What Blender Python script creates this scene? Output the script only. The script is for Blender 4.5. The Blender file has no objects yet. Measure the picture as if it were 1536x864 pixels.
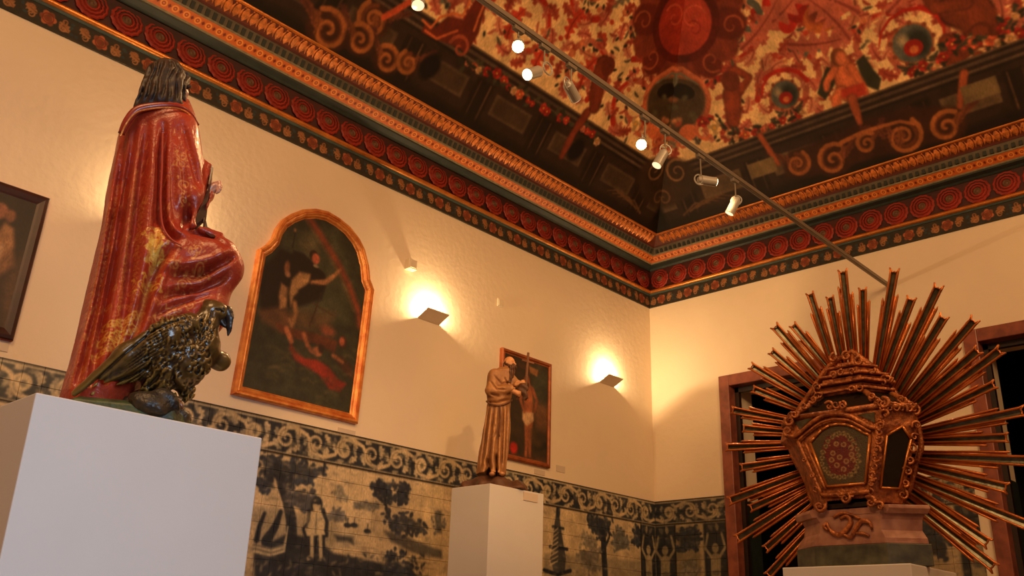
import bpy, bmesh, math, random
import numpy as np
from mathutils import Vector, Matrix
random.seed(3); rng = np.random.default_rng(5)
SC = bpy.context.scene
COL = SC.collection
# ------------------------------------------------------------------ camera
F_PX = 1395.64; YAW, PITCH, ROLL = 0.757853, 0.368118, 0.0318077
CAM = np.array([-9.5896, -6.5750, 1.30])
_f = np.array([math.cos(PITCH)*math.cos(YAW), math.cos(PITCH)*math.sin(YAW), math.sin(PITCH)])
_r = np.array([math.sin(YAW), -math.cos(YAW), 0.0]); _u = np.cross(_r, _f)
CR = math.cos(ROLL)*_r + math.sin(ROLL)*_u; CU = -math.sin(ROLL)*_r + math.cos(ROLL)*_u; CF = _f
cd = bpy.data.cameras.new('camera'); cam = bpy.data.objects.new('camera', cd); COL.objects.link(cam)
cd.sensor_width = 36; cd.lens = F_PX/1536*36; cd.clip_start = .05; cd.clip_end = 80
cam.matrix_world = Matrix(((CR[0], CU[0], -CF[0], CAM[0]), (CR[1], CU[1], -CF[1], CAM[1]), (CR[2], CU[2], -CF[2], CAM[2]), (0, 0, 0, 1)))
SC.camera = cam
# ------------------------------------------------------------------ world, light, exposure
SC.view_settings.view_transform = 'Standard'; SC.view_settings.look = 'None'
SC.view_settings.gamma = 1; SC.view_settings.use_curve_mapping = False
SC.view_settings.exposure = 0.0
W = bpy.data.worlds.new('world'); SC.world = W; W.use_nodes = True
W.node_tree.nodes['Background'].inputs[0].default_value = (.55, .68, 1, 1)
W.node_tree.nodes['Background'].inputs[1].default_value = .5
SC.cycles.max_bounces = 6; SC.cycles.sample_clamp_indirect = 4
WARM = (1.0, .56, .235)
def light(name, kind, loc, energy, color, aim=None, **kw):
    d = bpy.data.lights.new(name, kind); d.energy = energy; d.color = color
    for k, v in kw.items(): setattr(d, k, v)
    o = bpy.data.objects.new(name, d); COL.objects.link(o); o.location = loc
    if aim is not None:
        o.rotation_euler = (Vector(aim)-Vector(loc)).to_track_quat('-Z', 'Y').to_euler()
    return o
# daylight through the window behind the camera
light('window_daylight', 'AREA', (-9.3, -9.05, 2.1), 19, (.58, .78, 1.0), aim=(-8.6, -4, 1.6), shape='RECTANGLE', size=1.5, size_y=2.2, spread=math.radians(62))
# warm hall fill: unseen area lamps added for brightness, no fixtures
light('hall_fill', 'AREA', (-10.5, -5.2, 6.4), 165, WARM, aim=(-8.0, -2.2, 3.2), shape='RECTANGLE', size=2.0, size_y=2.0)
light('far_hall_fill', 'AREA', (-5.5, -7.6, 6.2), 190, WARM, aim=(-1.5, -2.0, 4.6), shape='RECTANGLE', size=2.0, size_y=2.0)

light('reliquary_fill_beam', 'SPOT', (-8.6, -6.9, 4.9), 110, WARM, aim=(-5.0, -4.7, 2.2), spot_size=math.radians(34), spot_blend=.7, shadow_soft_size=.05)  # added unseen spot that brightens the rays and the pedestal face
# ------------------------------------------------------------------ pixel helpers: a pixel's ray meets a plane of the real room
def ray(px, py): return CF + CR*(px-768)/F_PX - CU*(py-432)/F_PX
def hit(px, py, ax, val):
    d = ray(px, py); return CAM + (val-CAM[ax])/d[ax]*d
class Frame:
    """upright plane through c, facing the camera: X right, Y away, Z up"""
    def __init__(s, c):
        s.c = np.array(c, float); v = s.c-CAM; s.d = np.array([v[0], v[1], 0]); s.d /= np.linalg.norm(s.d)
        s.r = np.array([s.d[1], -s.d[0], 0])
        s.M = Matrix(((s.r[0], s.d[0], 0, s.c[0]), (s.r[1], s.d[1], 0, s.c[1]), (0, 0, 1, s.c[2]), (0, 0, 0, 1)))
    def L(s, px, py, dep=0.0):
        d = ray(px, py); t = ((s.c-CAM)@s.d+dep)/(d@s.d); q = CAM+t*d-s.c
        return np.array([q@s.r, dep, q[2]])
    def P(s, pts, dep=0.0): return [s.L(a, b, dep) for a, b in pts]

# ------------------------------------------------------------------ node materials
def srgb(c):
    c = np.asarray(c, float)/255
    return tuple(np.where(c <= .04045, c/12.92, ((c+.055)/1.055)**2.4))
def mat(name, col, rough=.6, metal=0, bump=0, bscale=40, var=0, vscale=6, emis=0, spec=.5, coat=0, col2=None, detail=4):
    m = bpy.data.materials.new(name); m.use_nodes = True; t = m.node_tree; n = t.nodes; b = n['Principled BSDF']
    c = (*srgb(col), 1)
    b.inputs['Base Color'].default_value = c; b.inputs['Roughness'].default_value = rough; b.inputs['Metallic'].default_value = metal
    b.inputs['Specular IOR Level'].default_value = spec; b.inputs['Coat Weight'].default_value = coat
    tc = n.new('ShaderNodeTexCoord')
    if var or col2 is not None:
        no = n.new('ShaderNodeTexNoise'); no.inputs['Scale'].default_value = vscale; no.inputs['Detail'].default_value = detail
        t.links.new(tc.outputs['Object'], no.inputs['Vector'])
        r = n.new('ShaderNodeValToRGB'); t.links.new(no.outputs[0], r.inputs[0])
        r.color_ramp.elements[0].position = .35; r.color_ramp.elements[1].position = .65
        c2 = (*srgb(col2), 1) if col2 is not None else tuple(x*(1-var) for x in c[:3])+(1,)
        r.color_ramp.elements[0].color = c2; r.color_ramp.elements[1].color = c
        t.links.new(r.outputs[0], b.inputs['Base Color'])
    if bump:
        no = n.new('ShaderNodeTexNoise'); no.inputs['Scale'].default_value = bscale; no.inputs['Detail'].default_value = 5
        t.links.new(tc.outputs['Object'], no.inputs['Vector'])
        bp = n.new('ShaderNodeBump'); bp.inputs['Strength'].default_value = bump; bp.inputs['Distance'].default_value = .02
        t.links.new(no.outputs[0], bp.inputs['Height']); t.links.new(bp.outputs[0], b.inputs['Normal'])
    if emis:
        b.inputs['Emission Color'].default_value = c; b.inputs['Emission Strength'].default_value = emis
    return m
M = {}
M['plaster'] = mat('plaster', (234, 218, 194), .75, bump=.18, bscale=14, var=.05, vscale=1.5, spec=.25)
M['floor'] = mat('floor_boards', (120, 80, 50), .4, var=.3)
M['white_paint'] = mat('white_paint', (214, 210, 204), .55, bump=.05, bscale=300, var=.02, spec=.3)
M['teal'] = mat('teal_paint', (62, 78, 74), .55, var=.35, vscale=9)
M['tealdark'] = mat('dark_teal_paint', (38, 50, 46), .55, var=.3, vscale=9)
M['paleline'] = mat('pale_line_paint', (138, 128, 100), .6, var=.3, vscale=20)
M['gilt'] = mat('gilt', (205, 120, 55), .38, metal=.55, bump=.3, bscale=60, var=.5, vscale=14)
M['giltbright'] = mat('bright_gilt', (224, 140, 66), .3, metal=.6, bump=.15, bscale=60, var=.25, vscale=10)
M['redfrieze'] = mat('dark_red_ground', (66, 20, 14), .6, var=.5, vscale=6)
M['rosette'] = mat('red_rosette', (150, 42, 26), .5, var=.35, vscale=8)
M['rosedark'] = mat('red_rosette_groove', (98, 24, 16), .6, var=.3, vscale=8)
M['rosecore'] = mat('rosette_core', (104, 70, 46), .6, var=.3, vscale=30)
M['greystone'] = mat('grey_dentil_paint', (96, 88, 72), .7, var=.3, vscale=12)
M['dentilgap'] = mat('dentil_gap', (44, 50, 46), .8)
M['darkred'] = mat('dark_red_line', (84, 30, 20), .6, var=.3, vscale=12)
M['leafgold'] = mat('leaf_gold', (230, 138, 66), .45, metal=.3, var=.5, vscale=25)
M['leafground'] = mat('leaf_ground', (104, 44, 22), .6, var=.3, vscale=20)
M['marble'] = mat('pink_marble', (150, 84, 66), .35, bump=.04, var=0, col2=(112, 60, 50), vscale=9, detail=8)
M['darkwood'] = mat('dark_wood', (44, 24, 17), .5, col2=(24, 13, 10), vscale=5)
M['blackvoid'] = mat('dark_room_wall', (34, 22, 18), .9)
M['track'] = mat('track_metal', (128, 118, 104), .45, metal=.3)
M['spotbody'] = mat('spot_grey', (172, 168, 160), .4, metal=.2)
M['lens'] = mat('spot_lens', (255, 214, 150), .4, emis=60)
M['lensoff'] = mat('spot_lens_dim', (255, 225, 180), .4, emis=1.2)
M['black'] = mat('black', (16, 14, 12), .5)
M['hair'] = mat('painted_hair', (56, 36, 22), .55, col2=(34, 22, 14), vscale=30)
M['skin'] = mat('painted_skin', (214, 150, 118), .3, var=.12, vscale=20, coat=.4)
M['wood'] = mat('carved_wood', (184, 128, 74), .55, col2=(122, 76, 42), vscale=12, bump=.2, bscale=70)
M['wooddark'] = mat('carved_wood_dark', (88, 52, 30), .6, col2=(52, 30, 20), vscale=14, bump=.3, bscale=60)
M['woodface'] = mat('carved_wood_face', (206, 146, 96), .5, var=.25, vscale=20)
M['moss'] = mat('green_base_paint', (70, 84, 44), .5, col2=(44, 48, 28), vscale=18, bump=.3, bscale=40)
M['rock'] = mat('dark_rock', (60, 46, 28), .4, col2=(28, 24, 18), vscale=22, bump=.5, bscale=40)
M['label'] = mat('label_card', (206, 190, 172), .6)
M['print'] = mat('label_print', (90, 76, 66), .7)
M['frame_red'] = mat('dark_frame', (58, 20, 16), .4, var=.4, vscale=10)
M['frame_edge'] = mat('red_frame_edge', (150, 20, 18), .4)
M['frame_gold'] = mat('orange_gilt_frame', (232, 158, 84), .35, metal=.35, bump=.15, bscale=50, col2=(200, 112, 54), vscale=12)
M['frame_brown'] = mat('brown_gilt_frame', (164, 86, 42), .45, metal=.2, var=.4, vscale=14)
M['wallbox'] = mat('wall_box_plastic', (226, 214, 190), .5)
M['mirror'] = mat('old_mirror_glass', (104, 100, 80), .3, metal=.6, var=.5, vscale=30, bump=.12, bscale=25)
M['relgold'] = mat('reliquary_gilt', (200, 122, 64), .38, metal=.45, bump=.35, bscale=90, col2=(124, 66, 34), vscale=35)
M['relred'] = mat('reliquary_crimson', (110, 24, 22), .6, var=.3)
M['relpink'] = mat('pink_marbling', (176, 128, 104), .45, col2=(140, 92, 74), vscale=18, detail=8)
M['relgreen'] = mat('green_marbling', (84, 84, 66), .45, col2=(52, 52, 42), vscale=22, detail=8)
M['reldark'] = mat('reliquary_dark_glass', (24, 18, 15), .2)

def ridge_tint(m, lo, hi, a=.46, b=.56, mix=1.0):
    """carved surfaces: ridges blend to the hi colour, hollows to the lo one"""
    t = m.node_tree; n = t.nodes; b_ = n['Principled BSDF']; g = n.new('ShaderNodeNewGeometry'); r = n.new('ShaderNodeValToRGB')
    r.color_ramp.elements[0].position = a; r.color_ramp.elements[1].position = b
    r.color_ramp.elements[0].color = (*srgb(lo), 1); r.color_ramp.elements[1].color = (*srgb(hi), 1)
    t.links.new(g.outputs['Pointiness'], r.inputs[0]); mx = n.new('ShaderNodeMix'); mx.data_type = 'RGBA'; mx.inputs[0].default_value = mix
    old = b_.inputs['Base Color'].links; 
    if old: t.links.new(old[0].from_socket, mx.inputs[6])
    else: mx.inputs[6].default_value = b_.inputs['Base Color'].default_value
    t.links.new(r.outputs[0], mx.inputs[7]); t.links.new(mx.outputs[2], b_.inputs['Base Color']); return m
ridge_tint(M['wood'], (92, 54, 30), (206, 150, 92), mix=.6); ridge_tint(M['wooddark'], (40, 24, 16), (120, 76, 44), mix=.6)

# ------------------------------------------------------------------ mesh builder
class MB:
    def __init__(s): s.v = []; s.f = []; s.m = []; s.n = 0
    def add(s, V, Fc, mi=0):
        V = np.asarray(V, float); s.v.append(V)
        for f in Fc: s.f.append(tuple(int(i)+s.n for i in f)); s.m.append(mi)
        s.n += len(V)
    def box(s, lo, hi, mi=0, T=None, bev=0):
        lo = np.array(lo, float); hi = np.array(hi, float)
        V = np.array([[x, y, z] for z in (0, 1) for y in (0, 1) for x in (0, 1)], float)*(hi-lo)+lo
        if T is not None: V = T(V)
        s.add(V, [(0, 2, 3, 1), (4, 5, 7, 6), (0, 1, 5, 4), (2, 6, 7, 3), (0, 4, 6, 2), (1, 3, 7, 5)], mi)
    def prism(s, poly, a, b, ax=1, mi=0, cap=True):
        """poly: 2D points of the two other axes, extruded from a to b along ax"""
        n = len(poly); V = []
        for t in (a, b):
            for p in poly:
                q = [p[0], p[1]]; q.insert(ax, t); V.append(q)
        Fc = [(i, (i+1) % n, n+(i+1) % n, n+i) for i in range(n)]
        if cap: Fc += [tuple(range(n-1, -1, -1)), tuple(range(n, 2*n))]
        s.add(V, Fc, mi)
    def tube(s, pts, rad, seg=8, mi=0, squash=None, closed=False):
        pts = np.asarray(pts, float); n = len(pts)
        if np.isscalar(rad): rad = [rad]*n
        up = None; rings = []
        for i in range(n):
            if closed: t = pts[(i+1) % n]-pts[i-1]
            else: t = pts[min(i+1, n-1)]-pts[max(i-1, 0)]
            t = t/(np.linalg.norm(t)+1e-9)
            if up is None:
                up = np.array([0, 0, 1.]) if abs(t[2]) < .9 else np.array([1., 0, 0])
            up = up-(up@t)*t; up /= np.linalg.norm(up)+1e-9; sd = np.cross(t, up)
            a = np.arange(seg)*2*np.pi/seg
            rr = rad[i]
            rings.append(pts[i]+np.outer(np.cos(a)*rr, up)+np.outer(np.sin(a)*rr, sd))
        V = np.concatenate(rings); Fc = []
        for i in range(n if closed else n-1):
            j = (i+1) % n
            for k in range(seg):
                k2 = (k+1) % seg; Fc.append((i*seg+k, i*seg+k2, j*seg+k2, j*seg+k))
        if not closed: Fc += [tuple(range(seg-1, -1, -1)), tuple((n-1)*seg+k for k in range(seg))]
        s.add(V, Fc, mi)
    def lathe(s, prof, seg=16, axis=2, c=(0, 0, 0), mi=0):
        """prof: (r, h) list"""
        V = []; n = len(prof)
        o = [k for k in range(3) if k != axis]
        for r, h in prof:
            for k in range(seg):
                a = 2*math.pi*k/seg; q = [0, 0, 0]; q[axis] = h; q[o[0]] = r*math.cos(a); q[o[1]] = r*math.sin(a)
                V.append([q[i]+c[i] for i in range(3)])
        Fc = [(i*seg+k, i*seg+(k+1) % seg, (i+1)*seg+(k+1) % seg, (i+1)*seg+k) for i in range(n-1) for k in range(seg)]
        Fc += [tuple(range(seg-1, -1, -1)), tuple((n-1)*seg+k for k in range(seg))]
        s.add(V, Fc, mi)
    def ball(s, c, r, mi=0, seg=10, rings=6):
        r = np.ones(3)*r; V = [];
        for i in range(rings+1):
            th = math.pi*i/rings
            for k in range(seg):
                a = 2*math.pi*k/seg; V.append([c[0]+r[0]*math.sin(th)*math.cos(a), c[1]+r[1]*math.sin(th)*math.sin(a), c[2]+r[2]*math.cos(th)])
        s.add(V, [(i*seg+k, (i+1)*seg+k, (i+1)*seg+(k+1) % seg, i*seg+(k+1) % seg) for i in range(rings) for k in range(seg)], mi)
    def mesh(s, name, mats, smooth=False):
        me = bpy.data.meshes.new(name); me.from_pydata(np.concatenate(s.v).tolist(), [], s.f)
        for m in (mats if isinstance(mats, (list, tuple)) else [mats]): me.materials.append(m)
        me.polygons.foreach_set('material_index', s.m)
        if smooth: me.polygons.foreach_set('use_smooth', [True]*len(s.f))
        bm = bmesh.new(); bm.from_mesh(me); bmesh.ops.recalc_face_normals(bm, faces=bm.faces); bm.to_mesh(me); bm.free()
        me.update(); return me
    def build(s, name, mats, parent=None, smooth=False, loc=None, bevel=0):
        o = bpy.data.objects.new(name, s.mesh(name, mats, smooth)); return link(o, parent, loc, bevel)
def link(o, parent=None, loc=None, bevel=0):
    COL.objects.link(o)
    if parent is not None: o.parent = parent
    if loc is not None: o.location = loc
    if bevel:
        b = o.modifiers.new('bevel', 'BEVEL'); b.width = bevel; b.segments = 2; b.limit_method = 'ANGLE'
    return o
def inst(name, me, parent=None, loc=(0, 0, 0), rot=(0, 0, 0), scale=None):
    o = bpy.data.objects.new(name, me); COL.objects.link(o); o.location = loc; o.rotation_euler = rot
    if scale is not None: o.scale = scale
    if parent is not None: o.parent = parent
    return o
def tag(o, label=None, cat=None, group=None, kind=None):
    for k, v in (('label', label), ('category', cat), ('group', group), ('kind', kind)):
        if v: o[k] = v
    return o
def thing(name, label, cat, loc=(0, 0, 0), group=None, M4=None):
    o = bpy.data.objects.new(name, None); COL.objects.link(o); o.empty_display_size = .1
    if M4 is not None: o.matrix_world = M4
    else: o.location = loc
    return tag(o, label, cat, group)
def rel(V, T): return np.asarray(V, float)-np.asarray(T, float)

# ------------------------------------------------------------------ painter: flat painted decoration as numpy canvases
def smooth_noise(h, w, cell, r):
    gh, gw = max(2, int(h/cell)+2), max(2, int(w/cell)+2); g = r.random((gh, gw))
    y = np.linspace(0, gh-1.001, h); x = np.linspace(0, gw-1.001, w)
    y0 = y.astype(int); x0 = x.astype(int); fy = y-y0; fx = x-x0; fy = fy*fy*(3-2*fy); fx = fx*fx*(3-2*fx)
    a = g[y0][:, x0]; b = g[y0][:, x0+1]; c = g[y0+1][:, x0]; d = g[y0+1][:, x0+1]
    fx = fx[None, :]; fy = fy[:, None]
    return (a*(1-fx)+b*fx)*(1-fy)+(c*(1-fx)+d*fx)*fy
def fbm(h, w, cell, r, o=4):
    s = 0; a = 1; t = 0
    for i in range(o): s = s+a*smooth_noise(h, w, max(1.5, cell/2**i), r); t += a; a *= .55
    return s/t
class Cv:
    """canvas over (u,v) metres [u0,u1]x[v0,v1]; colours are sRGB 0-255"""
    def __init__(s, u0, u1, v0, v1, res, col, pxmap=None):
        s.u0, s.v0, s.res = u0, v0, res; s.w = int((u1-u0)/res); s.h = int((v1-v0)/res); s.u1 = u0+s.w*res; s.v1 = v0+s.h*res
        s.a = np.zeros((s.h, s.w, 3))+np.array(col, float); s.map = pxmap
    def m(s, pts): return [s.map(*p) for p in pts] if s.map else pts
    def win(s, lo, hi):
        x0 = max(0, int((lo[0]-s.u0)/s.res)-1); x1 = min(s.w, int((hi[0]-s.u0)/s.res)+2)
        y0 = max(0, int((lo[1]-s.v0)/s.res)-1); y1 = min(s.h, int((hi[1]-s.v0)/s.res)+2)
        if x1 <= x0 or y1 <= y0: return None
        U = s.u0+(np.arange(x0, x1)+.5)*s.res; V = s.v0+(np.arange(y0, y1)+.5)*s.res
        return (slice(y0, y1), slice(x0, x1)), U[None, :], V[:, None]
    def blend(s, sl, al, col):
        al = np.clip(al, 0, 1)[..., None]; s.a[sl] = s.a[sl]*(1-al)+np.array(col, float)*al
    def ell(s, c, rx, ry, col, ang=0, soft=None, a=1, ring=None, half=None):
        soft = soft or s.res; R = max(rx, ry)+soft+(ring or 0)
        w = s.win((c[0]-R, c[1]-R), (c[0]+R, c[1]+R))
        if not w: return
        sl, U, V = w; x = U-c[0]; y = V-c[1]; ca, sa = math.cos(ang), math.sin(ang)
        X = x*ca+y*sa; Y = -x*sa+y*ca; d = (np.sqrt((X/rx)**2+(Y/ry)**2)-1)*min(rx, ry)
        if ring: al = .5-(np.abs(d)-ring/2)/soft
        else: al = .5-d/soft
        s.blend(sl, al*a if not half else np.clip(al, 0, 1)*a*(X*half > 0), col)
    def poly(s, pts, col, soft=None, a=1):
        P = np.array(pts, float); soft = soft or s.res
        w = s.win(P.min(0)-soft, P.max(0)+soft)
        if not w: return
        sl, U, V = w; ins = np.zeros((V.shape[0], U.shape[1]), bool); dm = np.full(ins.shape, 1e9)
        n = len(P)
        for i in range(n):
            a0, b0 = P[i], P[(i+1) % n]
            if a0[1] != b0[1]:
                c = ((a0[1] > V) != (b0[1] > V)) & (U < (b0[0]-a0[0])*(V-a0[1])/(b0[1]-a0[1])+a0[0]); ins ^= c
            e = b0-a0; t = np.clip(((U-a0[0])*e[0]+(V-a0[1])*e[1])/(e@e+1e-12), 0, 1)
            dm = np.minimum(dm, np.hypot(U-a0[0]-t*e[0], V-a0[1]-t*e[1]))
        d = np.where(ins, -dm, dm); s.blend(sl, (.5-d/soft)*1.0 if a == 1 else np.clip(.5-d/soft, 0, 1)*a, col)
    def stroke(s, pts, w0, col, w1=None, soft=None, a=1):
        P = np.array(pts, float); w1 = w0 if w1 is None else w1; soft = soft or s.res; m = max(w0, w1)+soft
        w = s.win(P.min(0)-m, P.max(0)+m)
        if not w: return
        sl, U, V = w; best = np.full((V.shape[0], U.shape[1]), 1e9); n = len(P)-1
        for i in range(n):
            a0, b0 = P[i], P[i+1]; e = b0-a0; t = np.clip(((U-a0[0])*e[0]+(V-a0[1])*e[1])/(e@e+1e-12), 0, 1)
            ww = (w0+(w1-w0)*(i+t)/n)/2
            best = np.minimum(best, np.hypot(U-a0[0]-t*e[0], V-a0[1]-t*e[1])-ww)
        s.blend(sl, np.clip(.5-best/soft, 0, 1)*a, col)
    def spiral(s, c, r0, turns, a0, col, w0, w1=None, sg=1, k=.12, a=1):
        n = int(14*abs(turns))+2; T = np.linspace(0, 1, n); r = r0*(1-T*(1-k)); A = a0+sg*turns*2*math.pi*T
        s.stroke(np.stack([c[0]+r*np.cos(A), c[1]+r*np.sin(A)], 1), w0, col, w1, a=a)
    def leaf(s, c, ang, L, wd, col, dark=None, lobes=5, bend=.4):
        """acanthus leaf: bent spine with lobes"""
        n = 12 if L < .25 else 12+lobes*6; T = np.linspace(0, 1, n); A = ang+bend*T*2; dx = np.cumsum(np.cos(A))*L/n; dy = np.cumsum(np.sin(A))*L/n
        sp = np.stack([c[0]+dx, c[1]+dy], 1); nr = np.stack([-np.sin(A), np.cos(A)], 1)
        prof = wd*np.sin(np.pi*np.clip(T*.95+.05, 0, 1))**.7*(1+.5*np.sin(T*lobes*2*np.pi))*(.75)
        pl = np.concatenate([sp+nr*prof[:, None], (sp-nr*prof[:, None])[::-1]])
        s.poly(pl, col); s.stroke(sp, wd*.25, dark if dark is not None else np.array(col)*.6, wd*.05, a=.8)
    def flower(s, c, r, col, core=(210, 150, 60)):
        for k in range(6):
            a = k*math.pi/3+c[0]*9; s.ell((c[0]+.55*r*math.cos(a), c[1]+.55*r*math.sin(a)), r*.5, r*.42, np.array(col)*(.8+.3*(k % 2)), a)
        s.ell(c, r*.5, r*.5, np.array(col)*.75, a=.7); s.ell(c, r*.22, r*.22, core)
    def mottle(s, amt, cell, seed):
        r = np.random.default_rng(seed); s.a *= (1+amt*(fbm(s.h, s.w, cell/s.res, r)-.5)*2)[..., None]; return s
    def brushed(s, n=1, amt=.1, seed=1, along=(1, 3)):
        """soften the drawing as wet paint does and add fine brush hatching"""
        for _ in range(n):
            a = np.pad(s.a, ((1, 1), (1, 1), (0, 0)), 'edge'); s.a = (a[1:-1, 1:-1]*2+a[:-2, 1:-1]+a[2:, 1:-1]+a[1:-1, :-2]+a[1:-1, 2:])/6
        g = np.random.default_rng(seed).random((s.h//along[1]+2, s.w//along[0]+2)); g = np.repeat(np.repeat(g, along[1], 0), along[0], 1)[:s.h, :s.w]
        s.a *= (1+amt*(g-.5)*2)[..., None]; return s
    def image(s, name):
        im = bpy.data.images.new(name, s.w, s.h, alpha=False)
        px = np.ones((s.h, s.w, 4), np.float32); px[..., :3] = np.clip(s.a, 0, 255)/255; im.pixels.foreach_set(px.ravel()); im.pack(); return im
def painted(name, cv, rough=.6, spec=.3, bump=.1, bscale=50, coat=0, frame=None):
    """material: a painted canvas laid by UV"""
    m = bpy.data.materials.new(name); m.use_nodes = True; t = m.node_tree; n = t.nodes; b = n['Principled BSDF']
    im = n.new('ShaderNodeTexImage'); im.image = cv.image(name); im.extension = 'EXTEND'; im.interpolation = 'Cubic'
    tc = n.new('ShaderNodeTexCoord')
    if frame is not None: # object-space mapping shared by many pieces
        tc.object = frame[0]; mp = n.new('ShaderNodeMapping'); t.links.new(tc.outputs['Object'], mp.inputs[0]); mp.vector_type = 'POINT'
        ax, u_ax = frame[1], frame[1]
        sp = n.new('ShaderNodeSeparateXYZ'); t.links.new(tc.outputs['Object'], sp.inputs[0]); cb = n.new('ShaderNodeCombineXYZ')
        def lin(out, sc, of, inp):
            q = n.new('ShaderNodeMath'); q.operation = 'MULTIPLY_ADD'; q.inputs[1].default_value = sc; q.inputs[2].default_value = of
            t.links.new(out, q.inputs[0]); t.links.new(q.outputs[0], inp)
        lin(sp.outputs['XY'.index(frame[1]) if frame[1] in 'XY' else 0], frame[2]/(cv.u1-cv.u0), -cv.u0/(cv.u1-cv.u0), cb.inputs[0])
        lin(sp.outputs[2], 1/(cv.v1-cv.v0), -cv.v0/(cv.v1-cv.v0), cb.inputs[1])
        n.remove(mp); t.links.new(cb.outputs[0], im.inputs[0])
    else: t.links.new(tc.outputs['UV'], im.inputs[0])
    t.links.new(im.outputs[0], b.inputs['Base Color'])
    b.inputs['Roughness'].default_value = rough; b.inputs['Specular IOR Level'].default_value = spec; b.inputs['Coat Weight'].default_value = coat
    if bump:
        no = n.new('ShaderNodeTexNoise'); no.inputs['Scale'].default_value = bscale
        bp = n.new('ShaderNodeBump'); bp.inputs['Strength'].default_value = bump; bp.inputs['Distance'].default_value = .01
        t.links.new(tc.outputs['Object'], no.inputs['Vector']); t.links.new(no.outputs[0], bp.inputs['Height']); t.links.new(bp.outputs[0], b.inputs['Normal'])
    return m
def uvmap(me, fn):
    """fn: (n,3) local coords -> (n,2) uv"""
    uv = me.uv_layers.new(name='UVMap'); n = len(me.loops); li = np.zeros(n, np.int32); me.loops.foreach_get('vertex_index', li)
    co = np.zeros(len(me.vertices)*3); me.vertices.foreach_get('co', co); co = co.reshape(-1, 3)
    uv.data.foreach_set('uv', fn(co[li]).astype(np.float32).ravel())

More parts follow.
